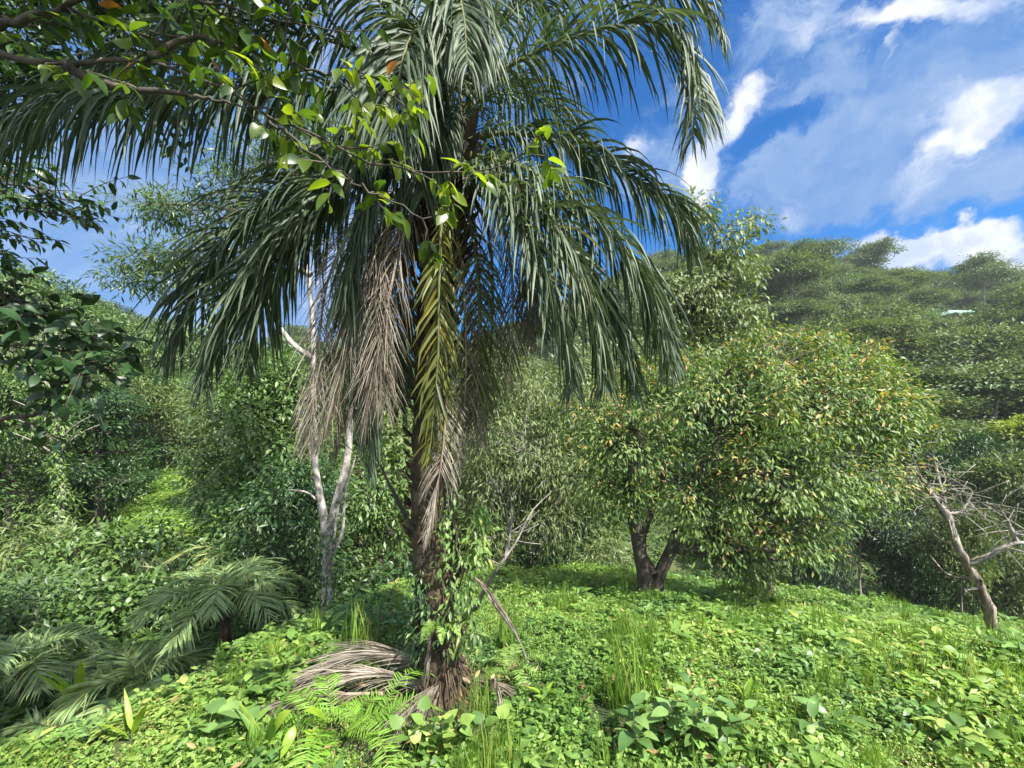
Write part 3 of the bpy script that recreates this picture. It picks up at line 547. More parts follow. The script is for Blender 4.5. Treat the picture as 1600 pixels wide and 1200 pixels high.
# --- prototypes for the forest
HIDE = []
def proto_umb(seed, mat, H=8., Wd=5.2, n=520, per=22, Ls=.34, bark='barkgrey', layers=7):
    rg = np.random.default_rng(seed); lobes = []
    for k in range(layers):
        a = k*2.4+rg.random(); rr_ = Wd*(.25+.4*rg.random())*(1 if k else 0); lobes.append((math.cos(a)*rr_, math.sin(a)*rr_, H*(.62+.34*(1-rr_/Wd)*rg.random()+.05), Wd*(.42+.15*rg.random()), Wd*(.42+.15*rg.random()), H*.11))
    lobes += [(0, 0, H*.9, Wd*.5, Wd*.5, H*.1)]
    return make_tree('forest_tree', None, None, (0, 0, 0), [([(0,0,-1),(.2,0,H*.25),(0,.2,H*.5),(.1,0,H*.8)], [.2,.17,.13,.06])], lobes, n, per, DIA, Ls, mat, bark, shell=.3, droop=.1, seed=seed, flat=.45, crad=.5, limb=.07, twigs=110, lowcut=-.3, ex=5)
def proto_round(seed, mat, H=7., Wd=4.2, n=520, per=22, Ls=.34, bark='bark'):
    rg = np.random.default_rng(seed); lobes = []
    for k in range(11):
        a = k*2.4; hz = .3+.6*(k+.5)/11; rr_ = Wd*.6*math.sin(math.pi*min(1, (1.12-hz)))
        lobes.append((math.cos(a)*rr_, math.sin(a)*rr_, H*hz, Wd*(.32+.15*rg.random()), Wd*(.32+.15*rg.random()), H*.12))
    lobes += [(0, 0, H*.88, Wd*.4, Wd*.4, H*.12)]
    return make_tree('forest_tree', None, None, (0, 0, 0), [([(0,0,-1),(.1,0,H*.3),(0,.1,H*.6),(0,0,H*.8)], [.17,.14,.10,.05])], lobes, n, per, DIA, Ls, mat, bark, shell=.55, droop=.35, seed=seed, crad=.36, limb=.06, twigs=80, ex=7)
protos = {
 'umb': [proto_umb(41, 'umb'), proto_umb(42, 'umb', 9, 5.6), proto_umb(43, 'umb2', 7.5, 4.8)],
 'blue': [proto_round(44, 'blue'), proto_umb(45, 'blue', 8, 5)],
 'round': [proto_round(46, 'mid'), proto_round(47, 'umb2', 6.5, 4.4)],
 'yel': [proto_umb(48, 'yel', 7, 3.6), proto_round(49, 'yel', 6.5, 3.4)],
 'dark': [proto_round(50, 'dark', 7.5, 4.6), proto_round(51, 'umb', 8, 4.6)]}
used = set()
def put(kind, k, x, y, s, label, group, cat='tree', rz=None, sz=1., name=None):
    pr_ = protos[kind][k % len(protos[kind])]
    o = copy_tree(pr_, (x, y, gzf(x, y)), rz if rz is not None else (x*7.3+y*3.1) % 6.28, (s, s, s*sz))
    if name: o.name = name
    tag(o, label, cat, group); return o
def putv(kind, k, u, Y, vt, label, wpx=None, group=None, name='forest_tree'):
    pr_ = protos[kind][k % len(protos[kind])]; x = (u-800)/F*Y; z = gzf(x, Y); H = CAMZ+(HV-vt)/F*Y-z
    h0 = max(v.co.z for v in list(pr_.children)[1].data.vertices); w0 = 9.5
    sx = (wpx/F*Y)/w0 if wpx else H/h0
    return put(kind, k, x, Y, sx, label, group, sz=(H/h0)/sx, name=name)
# named nearer trees, right side
hero = [('round',1,1505,42,524,'pale grey-green round tree below the turquoise roofs',210),
 ('umb',0,1560,33,572,'wide flat-layered tree under the pale round one at the right edge',250),
 ('umb',1,1455,31,610,'flat-layered tree with a dark underside right of the orange-leaved tree',170),
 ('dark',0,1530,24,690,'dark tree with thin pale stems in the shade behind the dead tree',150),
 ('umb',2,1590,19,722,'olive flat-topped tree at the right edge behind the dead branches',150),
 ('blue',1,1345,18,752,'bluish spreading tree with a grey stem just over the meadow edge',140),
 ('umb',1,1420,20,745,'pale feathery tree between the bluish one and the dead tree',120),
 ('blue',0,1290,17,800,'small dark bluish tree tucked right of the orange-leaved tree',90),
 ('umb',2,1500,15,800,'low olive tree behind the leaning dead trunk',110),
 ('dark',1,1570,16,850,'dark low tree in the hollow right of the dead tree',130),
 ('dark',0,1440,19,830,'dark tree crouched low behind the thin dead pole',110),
 ('blue',0,1240,24,690,'bluish tree hidden behind the right side of the orange-leaved crown',150)]
for h in hero: putv(h[0], h[1], h[2], h[3], h[4], h[5], h[6])
# left side valley
heroL = [('round',0,60,38,432,'rounded crown standing highest on the left skyline',170),
 ('round',0,170,40,490,'rounded crown on the left skyline right of the highest one',130),
 ('dark',1,15,24,470,'dark crown at the left edge under the skyline tree',160),
 ('round',1,130,26,640,'pale feathery bush-like tree on the left slope below the skyline',200),
 ('umb',2,235,30,640,'pale spreading tree above the bright clearing',170),
 ('dark',0,160,19,720,'dark tree at the left rim of the bright clearing',130),
 ('round',0,320,34,585,'green tree behind the tip of the left palm frond',150),
 ('round',1,290,26,660,'pale tree just right above the bright clearing',120),
 ('dark',1,400,36,560,'dark tree on the low skyline left of the pale trunk',160),
 ('round',0,30,17,760,'bright bushy tree at the left edge above the young palms',170),
 ('umb',2,20,20,640,'pale crown between the ivy trunks at the left edge',180),
 ('umb',0,55,17,585,'layered feathery tree rising behind the ivy-wrapped trunks at left',190),
 ('umb',2,205,22,600,'layered pale tree leaning over the left side of the clearing',150),
 ('yel',1,430,28,600,'yellowish tree far behind the mango-like tree',110)]
for h in heroL: putv(h[0], h[1], h[2], h[3], h[4], h[5], h[6])
# hillside forest
rng = np.random.default_rng(77); pts = []
def ok(x, y, d):
    return all((x-a)**2+(y-b)**2 > d*d for a, b in pts)
for h in hero+heroL: pts.append(((h[2]-800)/F*h[3], h[3]))
HX, HY = (1497-800)/F*86, 86.
labels = {'umb': 'flat-topped layered grey-green tree in the forest on the hillside', 'blue': 'dull bluish-green tree in the forest on the hillside', 'round': 'rounded mid-green tree in the forest on the hillside',
          'yel': 'yellow-green feathery tree standing out in the forest on the hillside', 'dark': 'dark round-headed tree in the forest on the hillside'}
cnt = 0
for tries in range(20000):
    az = -54+109*rng.random(); r = 30+195*rng.random()**.75; 
    if az < 10: r = 24+95*rng.random()
    x, y = r*math.sin(R(az)), r*math.cos(R(az)); d = 5.0+r*.020
    ridge = np.interp(az, [-60, 10, 17, 31, 42, 55], [110, 120, 140, 150, 185, 235])
    if r > ridge or not ok(x, y, d): continue
    if abs(az) > 53: continue
    if 6 < az < 24 and (r < 75 or rng.random() < .5): continue
    if az < 5 and rng.random() < .35: continue
    if (x-HX)**2+(y-HY)**2 < 9**2: continue
    u = 800+F*x/y; zt = gzf(x, y)+11
    if 1440 < u < 1600 and r < 124 and HV-(zt-CAMZ)/y*F < 550: continue
    if 190 < u < 330 and 16 < y < 36: continue
    if az < -5 and r < 30: continue
    pts.append((x, y)); q = rng.random()
    kind = 'umb' if q < .36 else 'dark' if q < .44 else 'blue' if q < .56 else 'round' if q < .84 else 'yel'
    if az < 5: kind = 'round' if q < .55 else 'umb' if q < .75 else 'dark'
    s = (.68+.6*rng.random()**1.3)*(.9+r*.0016)*(1 if az > 5 else .8)
    hl = labels[kind] if az > 5 else labels[kind].replace('on the hillside', 'across the left valley')
    put(kind, int(rng.integers(0, 9)), x, y, s, hl, ('forest trees on the right hillside' if az > 5 else 'forest trees across the left valley'), sz=.95+.45*rng.random()); cnt += 1
    if cnt > 275: break
print('forest', cnt)

# --- house with turquoise roofs
def box(mb, c, s, r=.5):
    x, y, z = c; a, b, h = s[0]/2, s[1]/2, s[2]/2
    v = [(x+i*a, y+j*b, z+k*h) for k in (-1, 1) for i, j in ((-1,-1),(1,-1),(1,1),(-1,1))]
    mb.add(v, [(3,2,1,0),(4,5,6,7),(0,1,5,4),(1,2,6,5),(2,3,7,6),(3,0,4,7)], r)
def flatmat(name, c, rough=.6, scale=3, var=.2):
    m, t = pmat(name); n = t.nodes.new; ns = n('ShaderNodeTexNoise'); ns.inputs['Scale'].default_value = scale; ns.inputs['Detail'].default_value = 6
    tcn = n('ShaderNodeTexCoord'); t.links.new(tcn.outputs['Object'], ns.inputs['Vector'])
    col = ramp(t, ns.outputs['Fac'], [(.3, tuple(q*(1-var) for q in c)), (.7, tuple(min(1, q*(1+var)) for q in c))]); b = n('ShaderNodeBsdfPrincipled'); t.links.new(col, b.inputs['Base Color']); b.inputs['Roughness'].default_value = rough
    o = n('ShaderNodeOutputMaterial'); t.links.new(b.outputs[0], o.inputs[0]); return m
roofm = flatmat('turquoise_roof', (.30,.50,.42), .5); wallm = flatmat('plaster', (.30,.20,.16), .8); glassm = flatmat('dark_glass', (.03,.04,.05), .2)
def house(u, v, Y, W_, label, tiers):
    x = (u-800)/F*Y; z = CAMZ+(HV-v)/F*Y; g = gzf(x, Y); root = empty('house', (x, Y, min(g, z-3))); tag(root, label, 'house'); z0 = root.location.z; ht = z-z0
    wb = MB(); box(wb, (0, 0, (ht-1.0)/2-.5), (W_*.8, 5, ht)); wb.build('wall', wallm, root, False)
    for k in (-1, 0, 1):
        b_ = MB(); box(b_, (k*W_*.24, -2.51, ht-2.6), (1.1, .08, 1.2)); b_.build('window', glassm, root, False)
    for (dx, dz, ww) in tiers:
        rb = MB(); a, b2, h = ww/2, 3.6, 1.1; zz = ht+dz-1.2
        rb.add([(dx-a,-b2,zz),(dx+a,-b2,zz),(dx+a,b2,zz),(dx-a,b2,zz),(dx-a*.55,0,zz+h),(dx+a*.55,0,zz+h),(dx-a,-b2,zz-.18),(dx+a,-b2,zz-.18),(dx+a,b2,zz-.18),(dx-a,b2,zz-.18)],
               [(0,1,5,4),(2,3,4,5),(0,6,7,1),(1,7,8,2),(2,8,9,3),(3,9,6,0),(9,8,7,6)], .5)
        rb.f.append(np.array([(1,2,5),(3,0,4)])+rb.n-10); rb.r.append(np.full(2, .5)); rb.build('roof', roofm, root, False)
house(1500, 484, 86, 9, 'house with a turquoise hipped roof among the trees on the hillside', [(0, 0, 8.5)])
house(1540, 506, 82, 9, 'lower house with a long turquoise roof beside the first one', [(0, 0, 9.5)])

# ------------------------------------------------------------------ young palms (prototype fronds) and far palms
def young_palm(label, base, n, L_, seed, l0=.35, wid=.026, el=(20, 75), cat='palm tree', rot=0, mat='ypalm', name='young_palm', r0=.72, trunk=0.0):
    rg = np.random.default_rng(seed); root = empty(name, tuple(base)); tag(root, label, cat)
    for k in range(n):
        a = rot+k*2.39996; e = R(el[0]+(el[1]-el[0])*(k/n)); ln = L_*(.8+.3*rg.random()); o_ = np.array([math.cos(a), math.sin(a), 0]); z0 = np.array([0, 0, trunk])
        pts_ = [z0, z0+o_*ln*.3*math.cos(e)+[0, 0, ln*.32*math.sin(e)+.04*ln], z0+o_*ln*.62*math.cos(e*.8)+[0, 0, ln*.5*math.sin(e)], z0+o_*ln*.95*math.cos(e*.7)+[0, 0, ln*(.55*math.sin(e)-.18)]]
        frond(pts_, n=48, L0=l0, W=wid, droop=1.0, parent=root, seed=seed*50+k, r0=r0, rv=.2, seg=4, thick=.012, plum=.2, mat=mat if k > 1 else mat)
    tr = MB(); tube(tr, spline([(0,0,-.2),(0,0,trunk*.5+.05),(0,0,trunk+.12)], 6), np.linspace(.09, .06, 6), 8); tr.build('trunk', M['boot'], root); return root
def gb(u, Y): x = (u-800)/F*Y; return np.array([x, Y, gzf(x, Y)])
young_palm('young palm with arching fronds, some turning yellow, left of the pale trunk', gb(352, 6.3), 15, 1.3, 61, l0=.42, trunk=.75)
young_palm('dark bluish young palm at the left edge above the weeds', gb(35, 5.6), 12, 1.15, 62, l0=.4, trunk=.4)
young_palm('low young palm with arching fronds between its two larger neighbours', gb(215, 5.2), 10, 1.05, 63, l0=.38, trunk=.25)
young_palm('small dark palm shoot low beside the brown stalks', gb(105, 4.7), 7, .8, 64, l0=.25, trunk=.05)
young_palm('bright young palm behind the yellowing one in the valley', gb(390, 9.0), 9, 1.8, 65, l0=.45, trunk=.8, r0=.85)
def far_palm(u, Y, vt, label, seed):
    b = gb(u, Y); H = CAMZ+(HV-vt)/F*Y-b[2]; young_palm(label, b, 12, 3.6, seed, l0=.9, wid=.12, trunk=max(.8, H-2.), el=(-5, 70), name='fan_palm', r0=.8)
far_palm(1452, 92, 478, 'silvery palm left of the turquoise roofs on the hillside', 66)
far_palm(1590, 62, 500, 'grey-green palm right of the turquoise roofs at the right edge', 67)
far_palm(1410, 100, 470, 'small palm on the hillside in front of the yellow-green bamboo', 68)

# ------------------------------------------------------------------ dead trees at right
def dead_tree(name, label, base, limbs, seed, mat='driftwood', nt=22, one=False, split=99):
    rg = np.random.default_rng(seed); root = empty(name, tuple(base)); tag(root, label, 'tree'); mb = MB(); bb = mb if one else MB()
    for k, (pts_, rd) in enumerate(limbs):
        if k == split: bb.build('branch', M[mat if mat != 'driftwood' else 'barkgrey'], root); bb = MB()
        sp = spline([q-base for q in pts_], 22); ra = np.interp(np.linspace(0, 1, 22), np.linspace(0, 1, len(rd)), rd)
        sp = sp+rg.normal(size=sp.shape)*ra[:, None]*.12
        tube(mb if k == 0 else bb, sp, ra, 9, rough=.18, rng=rg)
        for t_ in range(nt if k else nt//3):
            i_ = rg.integers(10 if k == 0 else 5, 22); d_ = nrm(rdir(rg, 1)[0]+[0, 0, .35]); ln = (.25+.6*rg.random())*min(1, ra[i_]*22+.3)
            tube(bb if k else mb, spline([sp[i_], sp[i_]+d_*ln*.5+rg.normal(size=3)*.06, sp[i_]+d_*ln+rg.normal(size=3)*.12], 7), np.linspace(ra[i_]*.4, .004, 7), 4)
    mb.build('trunk', M[mat], root)
    if bb.v and not one: bb.build('branch', M[mat if mat != 'driftwood' else 'barkgrey'], root)
b0 = G(1556, 1000); Yd = b0[1]
dead_tree('dead_tree', 'leaning dead tree with a split brown trunk and bare grey branches on the meadow', b0,
    [([b0-[0,0,.1], P(1548,960,Yd), P(1530,915,Yd), P(1505,868,Yd), P(1492,840,Yd)], [.085,.065,.065,.05,.04]),
     ([P(1500,862,Yd), P(1480,800,Yd+.1), P(1465,740,Yd+.2), P(1455,690,Yd+.3)], [.05,.035,.02,.008]),
     ([P(1485,815,Yd), P(1455,770,Yd), P(1430,735,Yd), P(1418,725,Yd)], [.05,.04,.025,.008]),
     ([P(1470,800,Yd), P(1500,800,Yd), P(1520,770,Yd)], [.03,.02,.008]),
     ([P(1512,880,Yd), P(1545,868,Yd-.1), P(1580,850,Yd-.2), P(1640,845,Yd-.3), P(1700,800,Yd-.3)], [.04,.035,.025,.02,.008]),
     ([P(1590,850,Yd-.2), P(1575,815,Yd-.2), P(1560,790,Yd-.2)], [.03,.02,.006])], 71, split=4)
b0 = G(1470, 962)
dead_tree('dead_pole', 'thin upright dead stem on the meadow left of the leaning dead tree', b0, [([b0-[0,0,.1], P(1469,900,b0[1]), P(1473,850,b0[1]), P(1476,770,b0[1])], [.045,.04,.03,.02]), ([P(1473,860,b0[1]), P(1490,800,b0[1]), P(1500,740,b0[1])], [.03,.02,.006]), ([P(1472,850,b0[1]), P(1450,830,b0[1]), P(1430,800,b0[1])], [.025,.015,.005])], 72, nt=16, one=True)
# leaning stick by the palm, climbing stems
b0 = G(828, 1035)
dead_tree('leaning_stick', 'thin grey dead stick leaning from the meadow towards the palm', b0, [([b0-[0,0,.05], P(805,990,3.9), P(780,955,3.8), P(745,905,3.65)], [.014,.012,.011,.008])], 73, 'barkgrey', 0)
b0 = G(735, 960)
dead_tree('bare_sapling', 'bare crooked sapling with twigs just right of the palm trunk', b0, [([b0-[0,0,.05], P(770,900,4.6), P(808,845,4.7), P(830,800,4.8), P(860,770,4.9)], [.05,.035,.02,.012,.005]), ([P(790,870,4.7), P(800,810,4.8), P(795,760,4.8)], [.02,.012,.004])], 74, 'barkgrey', 16, one=True)
b0 = gb(655, 4.6)
dead_tree('dark_liana', 'dark curving liana rising left from the palm trunk', b0, [([b0, P(655,880,4.3), P(640,820,4.2), P(610,760,4.2), P(590,720,4.2), P(575,690,4.2)], [.03,.028,.026,.022,.016,.008])], 75, 'bark', 6)

# ------------------------------------------------------------------ vines and epiphytes on the palm, ivy stump
def vine(name, label, cat, paths, n, Ls, seed, mat='mid', t=LEAF4, spread=.06, bark='bark'):
    rg = np.random.default_rng(seed); root = empty(name, tuple(paths[0][0])); tag(root, label, cat); b = np.array(paths[0][0]); st = MB(); lv = MB()
    for p_ in paths:
        sp = spline([np.asarray(q)-b for q in p_], 30); sp = sp+rg.normal(size=sp.shape)*.008; tube(st, sp, .006, 5)
        i_ = rg.integers(0, 30, n//len(paths)); m_ = len(i_); o_ = nrm(rg.normal(size=(m_, 3))+[0, -.9, 0])
        place(lv, t, sp[i_]+o_*spread*rg.random((m_, 1)), o_*.8+[0, 0, -.7]+rg.normal(size=(m_, 3))*.3, o_+[0, 0, .5], Ls*(.6+.8*rg.random(m_)), rg.random(m_))
    st.build('stem', M[bark], root); lv.build('leaves', M[mat], root)
vine('climbing_vine', 'leafy vine climbing the right side of the palm trunk', 'vine', [[P(722,1010,3.25),P(715,940,3.22),P(722,880,3.22),P(705,810,3.25),P(712,760,3.3)],[P(740,990,3.2),P(735,920,3.2),P(748,860,3.25),P(735,815,3.3)],[P(700,1000,3.2),P(705,930,3.2),P(695,860,3.22),P(698,770,3.25)]], 520, .062, 81, spread=.15)
vine('climbing_vine', 'glossy bright vine clump hanging beside the palm trunk at mid height', 'vine', [[P(735,870,3.4),P(745,840,3.4),P(755,810,3.4),P(745,790,3.45)]], 170, .08, 82, mat='ground1', spread=.14)
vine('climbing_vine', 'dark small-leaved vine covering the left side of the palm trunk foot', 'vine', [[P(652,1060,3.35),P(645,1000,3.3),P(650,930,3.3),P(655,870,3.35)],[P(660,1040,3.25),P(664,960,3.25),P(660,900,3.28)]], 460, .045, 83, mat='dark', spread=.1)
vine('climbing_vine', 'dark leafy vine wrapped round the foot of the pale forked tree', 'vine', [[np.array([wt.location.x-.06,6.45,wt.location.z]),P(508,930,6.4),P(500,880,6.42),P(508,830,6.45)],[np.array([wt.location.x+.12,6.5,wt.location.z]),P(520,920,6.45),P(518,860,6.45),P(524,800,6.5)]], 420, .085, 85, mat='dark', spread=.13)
B = gb(1186, 8.4)
vine('ivy_covered_stump', 'leaning ivy-covered stem under the right edge of the orange-leaved tree', 'tree stump', [[B, P(1185,880,B[1]), P(1178,840,B[1]), P(1170,800,B[1])],[B+[.1,0,0], P(1192,890,B[1]), P(1188,850,B[1])],[B+[-.15,0,0], P(1172,900,B[1]), P(1165,870,B[1])]], 900, .13, 84, mat='willow', spread=.32, bark='barkgrey')
# epiphyte ferns on the trunk
def fern(label, base, n, L_, seed, face=None, name='fern', mat='fern', l0=.12):
    rg = np.random.default_rng(seed); root = empty(name, tuple(base)); tag(root, label, 'fern')
    for k in range(n):
        a = k*2.4+rg.random()*.5 if face is None else face+(rg.random()-.5)*2.2; e = R(35+35*rg.random()); o_ = np.array([math.cos(a), math.sin(a), 0]); ln = L_*(.7+.5*rg.random())
        frond([(0,0,0), o_*ln*.35+[0,0,ln*.45*math.sin(e)], o_*ln*.7+[0,0,ln*.42*math.sin(e)], o_*ln+[0,0,ln*.1]], n=46, L0=l0*.75, W=.010, droop=.3, parent=root, seed=seed*40+k, mat=mat, rch='rachis', thick=.003, seg=2, plum=.08, ang=(75, 60), tiplen=.12, start=.15, r0=.5)
fern('small fern growing out of the lower palm trunk', P(690, 985, 3.2), 5, .22, 91, face=-1.57, l0=.06, mat='ground1')
fern('bright green fern arching over the weeds below the fallen dry fronds', G(520, 1165), 8, .6, 92, l0=.15)
fern('bright fern beside the first one, nearer the palm foot', G(575, 1165), 6, .55, 93, l0=.13)
fern('small fern patch in the meadow right of the palm foot', G(800, 1060), 7, .35, 94, l0=.09, mat='ground1')

# ------------------------------------------------------------------ fallen dry fronds
def fallen(label, a, b_, c_, seed, mat='dead', r0=.75, n=150, l0=.6, W=.0075):
    a, b_, c_ = [np.array(q, float) for q in (a, b_, c_)]; root = empty('fallen_frond', tuple(a)); tag(root, label, 'dead frond', 'dry fronds fallen at the palm foot')
    frond([a-a, b_-a, c_-a], n=n, L0=l0, W=W, droop=.9, mat=mat, rch='rachis_dead', parent=root, seed=seed, spread=.6, r0=r0, rv=.35, plum=1.3, kinkp=.1, ang=(16, 6), thick=.012, seg=5)
def gp(u, v, h): q = G(u, v); q[2] += h; return q
fallen('pale dry frond arching out from the left of the palm foot', gp(735,1092,.12), gp(600,1085,.30), gp(455,1100,.16), 401, r0=.65)
fallen('dry frond lying flat left of the palm foot under the arching one', gp(700,1098,.10), gp(580,1098,.20), gp(480,1118,.12), 402)
fallen('brown dry frond lying low across the weeds at far left of the pile', gp(600,1110,.12), gp(480,1125,.15), gp(370,1150,.1), 403, r0=.35, n=70, l0=.35)
fallen('dry frond pointing towards the viewer from the palm foot', gp(700,1080,.1), gp(670,1120,.17), gp(610,1150,.08), 404, r0=.6)
fallen('dry frond spread out right of the palm foot', gp(720,1078,.06), gp(760,1088,.10), gp(805,1096,.05), 405, r0=.4, l0=.3, n=60)
fallen('short grey dry frond piece stuck upright right of the palm foot', gp(770,1095,.15), gp(775,1110,.2), gp(785,1135,.06), 406, r0=.7, n=24, l0=.2)
fallen('tangled dry frond leaning on the left of the palm trunk', P(672,985,3.22), P(668,1030,3.15), gp(655,1085,.05), 407, r0=.5, n=40, l0=.3)
fallen('dry grey frond hooked on the leaning stick right of the trunk', P(725,890,3.5), P(760,920,3.6), P(800,975,3.7), 408, r0=.5, n=40, l0=.25)

# ------------------------------------------------------------------ overhanging branch (upper left), trunk out of frame
OV = []
def leafy_branch(root, trunk_pts, trunk_r, limbs, seed, Ls=.10, mat='over', dens=20, t=None, twig=.22, bark='bark', rb=.35, per=7):
    rg = np.random.default_rng(seed); t = t or leaf_t(.5, 5, .06, .3, .45); br = MB(); lv = MB(); O = np.array(root.location)
    if trunk_pts is not None:
        tm = MB(); tube(tm, spline([q-O for q in trunk_pts], 24), np.interp(np.linspace(0, 1, 24), np.linspace(0, 1, len(trunk_r)), trunk_r), 12, rough=.06, rng=rg); tm.build('trunk', M[bark], root)
    for pts_, rd, dn, *ex in limbs:
        rbb = ex[0] if ex else rb
        sp = spline([q-O for q in pts_], 40); ra = np.interp(np.linspace(0, 1, 40), np.linspace(0, 1, len(rd)), rd); sp = sp+rg.normal(size=sp.shape)*.006
        tube(br, sp, ra, 8, rough=.1, rng=rg)
        for k in range(int(dn)):
            i_ = min(39, int(8+32*rg.random()**.8)); d_ = nrm(rg.normal(size=3)*[1, .8, .7]+nrm(sp[-1]-sp[0])*.8); ln = twig*(.4+rg.random())
            tw = spline([sp[i_], sp[i_]+d_*ln*.5+rg.normal(size=3)*.03, sp[i_]+d_*ln+[0, 0, -.15*ln]], 8); tube(br, tw, np.linspace(.004, .0015, 8), 4)
            m_ = per; j_ = np.linspace(3, 7.4, m_).astype(int); sd = nrm(np.cross(d_, [0, 0, 1]))
            alt = np.where(np.arange(m_) % 2, 1, -1)[:, None]
            yd = nrm(sd*alt*.9+d_*.5+[0, 0, -.55]+rg.normal(size=(m_, 3))*.35); zd = nrm(np.array([0, -.2, 1.])+rg.normal(size=(m_, 3))*.5)
            place(lv, t, tw[j_], yd, zd, Ls*(.6+.7*rg.random(m_)), np.where(rg.random(m_) < .008, 1., np.clip(rbb+.25*rg.normal(size=m_), 0, .92)))
    br.build('branch', M[bark], root); lv.build('leaves', M[mat], root)
tb0 = np.array([-3.1, 1.7, gzf(-3.1, 1.7)])
ot = empty('overhanging_tree', tuple(tb0)); tag(ot, 'branch of broad yellow-green leaves reaching in from upper left across the palm crown', 'tree')
leafy_branch(ot, [tb0-[0,0,.2], tb0+[.1,0,1.4], P(-420,200,1.75), P(-380,60,1.75), np.array([-3.0,1.7,4.8])], [.16,.13,.11,.09,.05],
  [([P(-400,110,1.75),P(-100,70,1.7),P(80,98,1.65),P(220,92,1.65),P(330,128,1.7),P(420,185,1.75),P(520,225,1.8),P(600,262,1.8),P(690,272,1.8),P(770,262,1.8),P(830,243,1.8)], [.04,.024,.019,.015,.010,.008,.006,.005,.004,.003,.002], 20, .55),
   ([P(100,100,1.65),P(160,130,1.65),P(300,150,1.65),P(400,170,1.7)], [.018,.014,.008,.003], 8, .15),  # inner limb: shade painted in as a darker leaf tone
   ([P(230,90,1.65),P(300,60,1.7),P(380,75,1.7),P(470,105,1.75),P(560,130,1.8),P(610,150,1.8)], [.014,.010,.007,.005,.003,.002], 16, .5),
   ([P(420,190,1.75),P(500,250,1.7),P(580,300,1.7),P(660,340,1.75),(P(665,380,1.75))], [.007,.005,.004,.003,.002], 6, .5),
   ([P(-100,70,1.7),P(60,20,1.6),P(200,-20,1.6),P(350,10,1.6),P(480,40,1.7)], [.02,.014,.01,.006,.002], 26, .12),  # this limb and the next also carry shade in their leaf colour
   ([P(-100,60,1.7),P(20,-30,1.9),P(120,20,2.0),P(230,50,2.1),P(330,60,2.1)], [.02,.014,.01,.006,.002], 24, .12),
   ([np.array([-3.0,1.7,4.5]),np.array([-2.3,0.95,5.2]),np.array([-1.4,0.20,5.30]),np.array([-0.10,0.00,5.50])], [.05,.035,.02,.008], 95, .3),  # from here on: unseen limbs overhead, added to shade the upper left
   ([np.array([-3.0,1.7,4.5]),np.array([-2.3,1.07,5.2]),np.array([-1.4,0.45,5.80]),np.array([-0.25,0.45,6.00])], [.05,.035,.02,.008], 95, .3),
   ([np.array([-3.0,1.7,4.5]),np.array([-2.3,1.20,5.2]),np.array([-1.4,0.70,6.30]),np.array([-0.40,0.90,6.50])], [.05,.035,.02,.008], 95, .3),
   ([np.array([-3.0,1.7,4.5]),np.array([-2.3,1.32,5.2]),np.array([-1.4,0.95,5.30]),np.array([-0.10,0.85,5.50])], [.05,.035,.02,.008], 95, .3),
   ([np.array([-3.0,1.7,4.5]),np.array([-2.3,1.45,5.2]),np.array([-1.4,1.20,5.80]),np.array([-0.25,1.30,6.00])], [.05,.035,.02,.008], 95, .3),
   ([np.array([-3.0,1.7,4.5]),np.array([-2.3,1.57,5.2]),np.array([-1.4,1.45,6.30]),np.array([-0.40,1.25,6.50])], [.05,.035,.02,.008], 95, .3),
   ([np.array([-3.0,1.7,4.5]),np.array([-2.3,1.70,5.2]),np.array([-1.4,1.70,5.30]),np.array([-0.10,1.70,5.50])], [.05,.035,.02,.008], 95, .3),
   ([np.array([-3.0,1.7,4.5]),np.array([-2.3,1.82,5.2]),np.array([-1.4,1.95,5.80]),np.array([-0.25,2.15,6.00])], [.05,.035,.02,.008], 95, .3),
   ([np.array([-3.0,1.7,4.5]),np.array([-2.3,1.95,5.2]),np.array([-1.4,2.20,6.30]),np.array([-0.40,2.10,6.50])], [.05,.035,.02,.008], 95, .3)], 501, dens=20, Ls=.075)
leafy = empty('shade_tree', (-4.6, 3.6, gzf(-4.6, 3.6))); tag(leafy, 'dark small-leaved tree overhanging the top left corner', 'tree')
q0 = np.array(leafy.location)
leafy_branch(leafy, [q0-[0,0,.3], q0+[0,0,2.2], q0+[.1,0,4.5], q0+[.2,0,6]], [.18,.15,.10,.05],
  [([q0+[0,0,3],P(-40,330,3.2),P(40,325,3.1),P(90,335,3.1)], [.03,.02,.012,.004], 60), ([q0+[0,0,3],P(-40,300,3.2),P(20,290,3.1),P(110,315,3.1)], [.03,.02,.012,.004], 50),
   ([q0+[0,0,4.2],P(-60,60,3.4),P(60,40,3.2),P(200,20,3.1),P(300,60,3.1)], [.04,.03,.02,.01,.004], 260), ([q0+[0,0,4.4],P(-60,-60,3.4),P(80,-20,3.2),P(220,-30,3.1),P(420,-20,3.1)], [.04,.03,.02,.01,.004], 260),
   ([q0+[0,0,4.0],P(-60,120,3.4),P(80,110,3.2),P(180,150,3.1),P(260,170,3.1)], [.035,.025,.015,.008,.003], 150),
   ([q0+[0,0,3.8],P(-60,160,3.4),P(20,150,3.3),P(100,130,3.2)], [.03,.02,.012,.004], 130), ([q0+[0,0,2.8],P(-50,380,3.2),P(0,370,3.1),P(50,372,3.1)], [.02,.014,.01,.004], 30)], 502, Ls=.085, mat='dark', t=leaf_t(.4, 3, .05, .3), twig=.35, rb=.4, per=8)
lb = empty('sapling', (-3.0, 2.3, gzf(-3.0, 2.3))); tag(lb, 'near dark sapling whose big round leaves enter at the left edge below the sky gap', 'sapling')
q0 = np.array(lb.location)
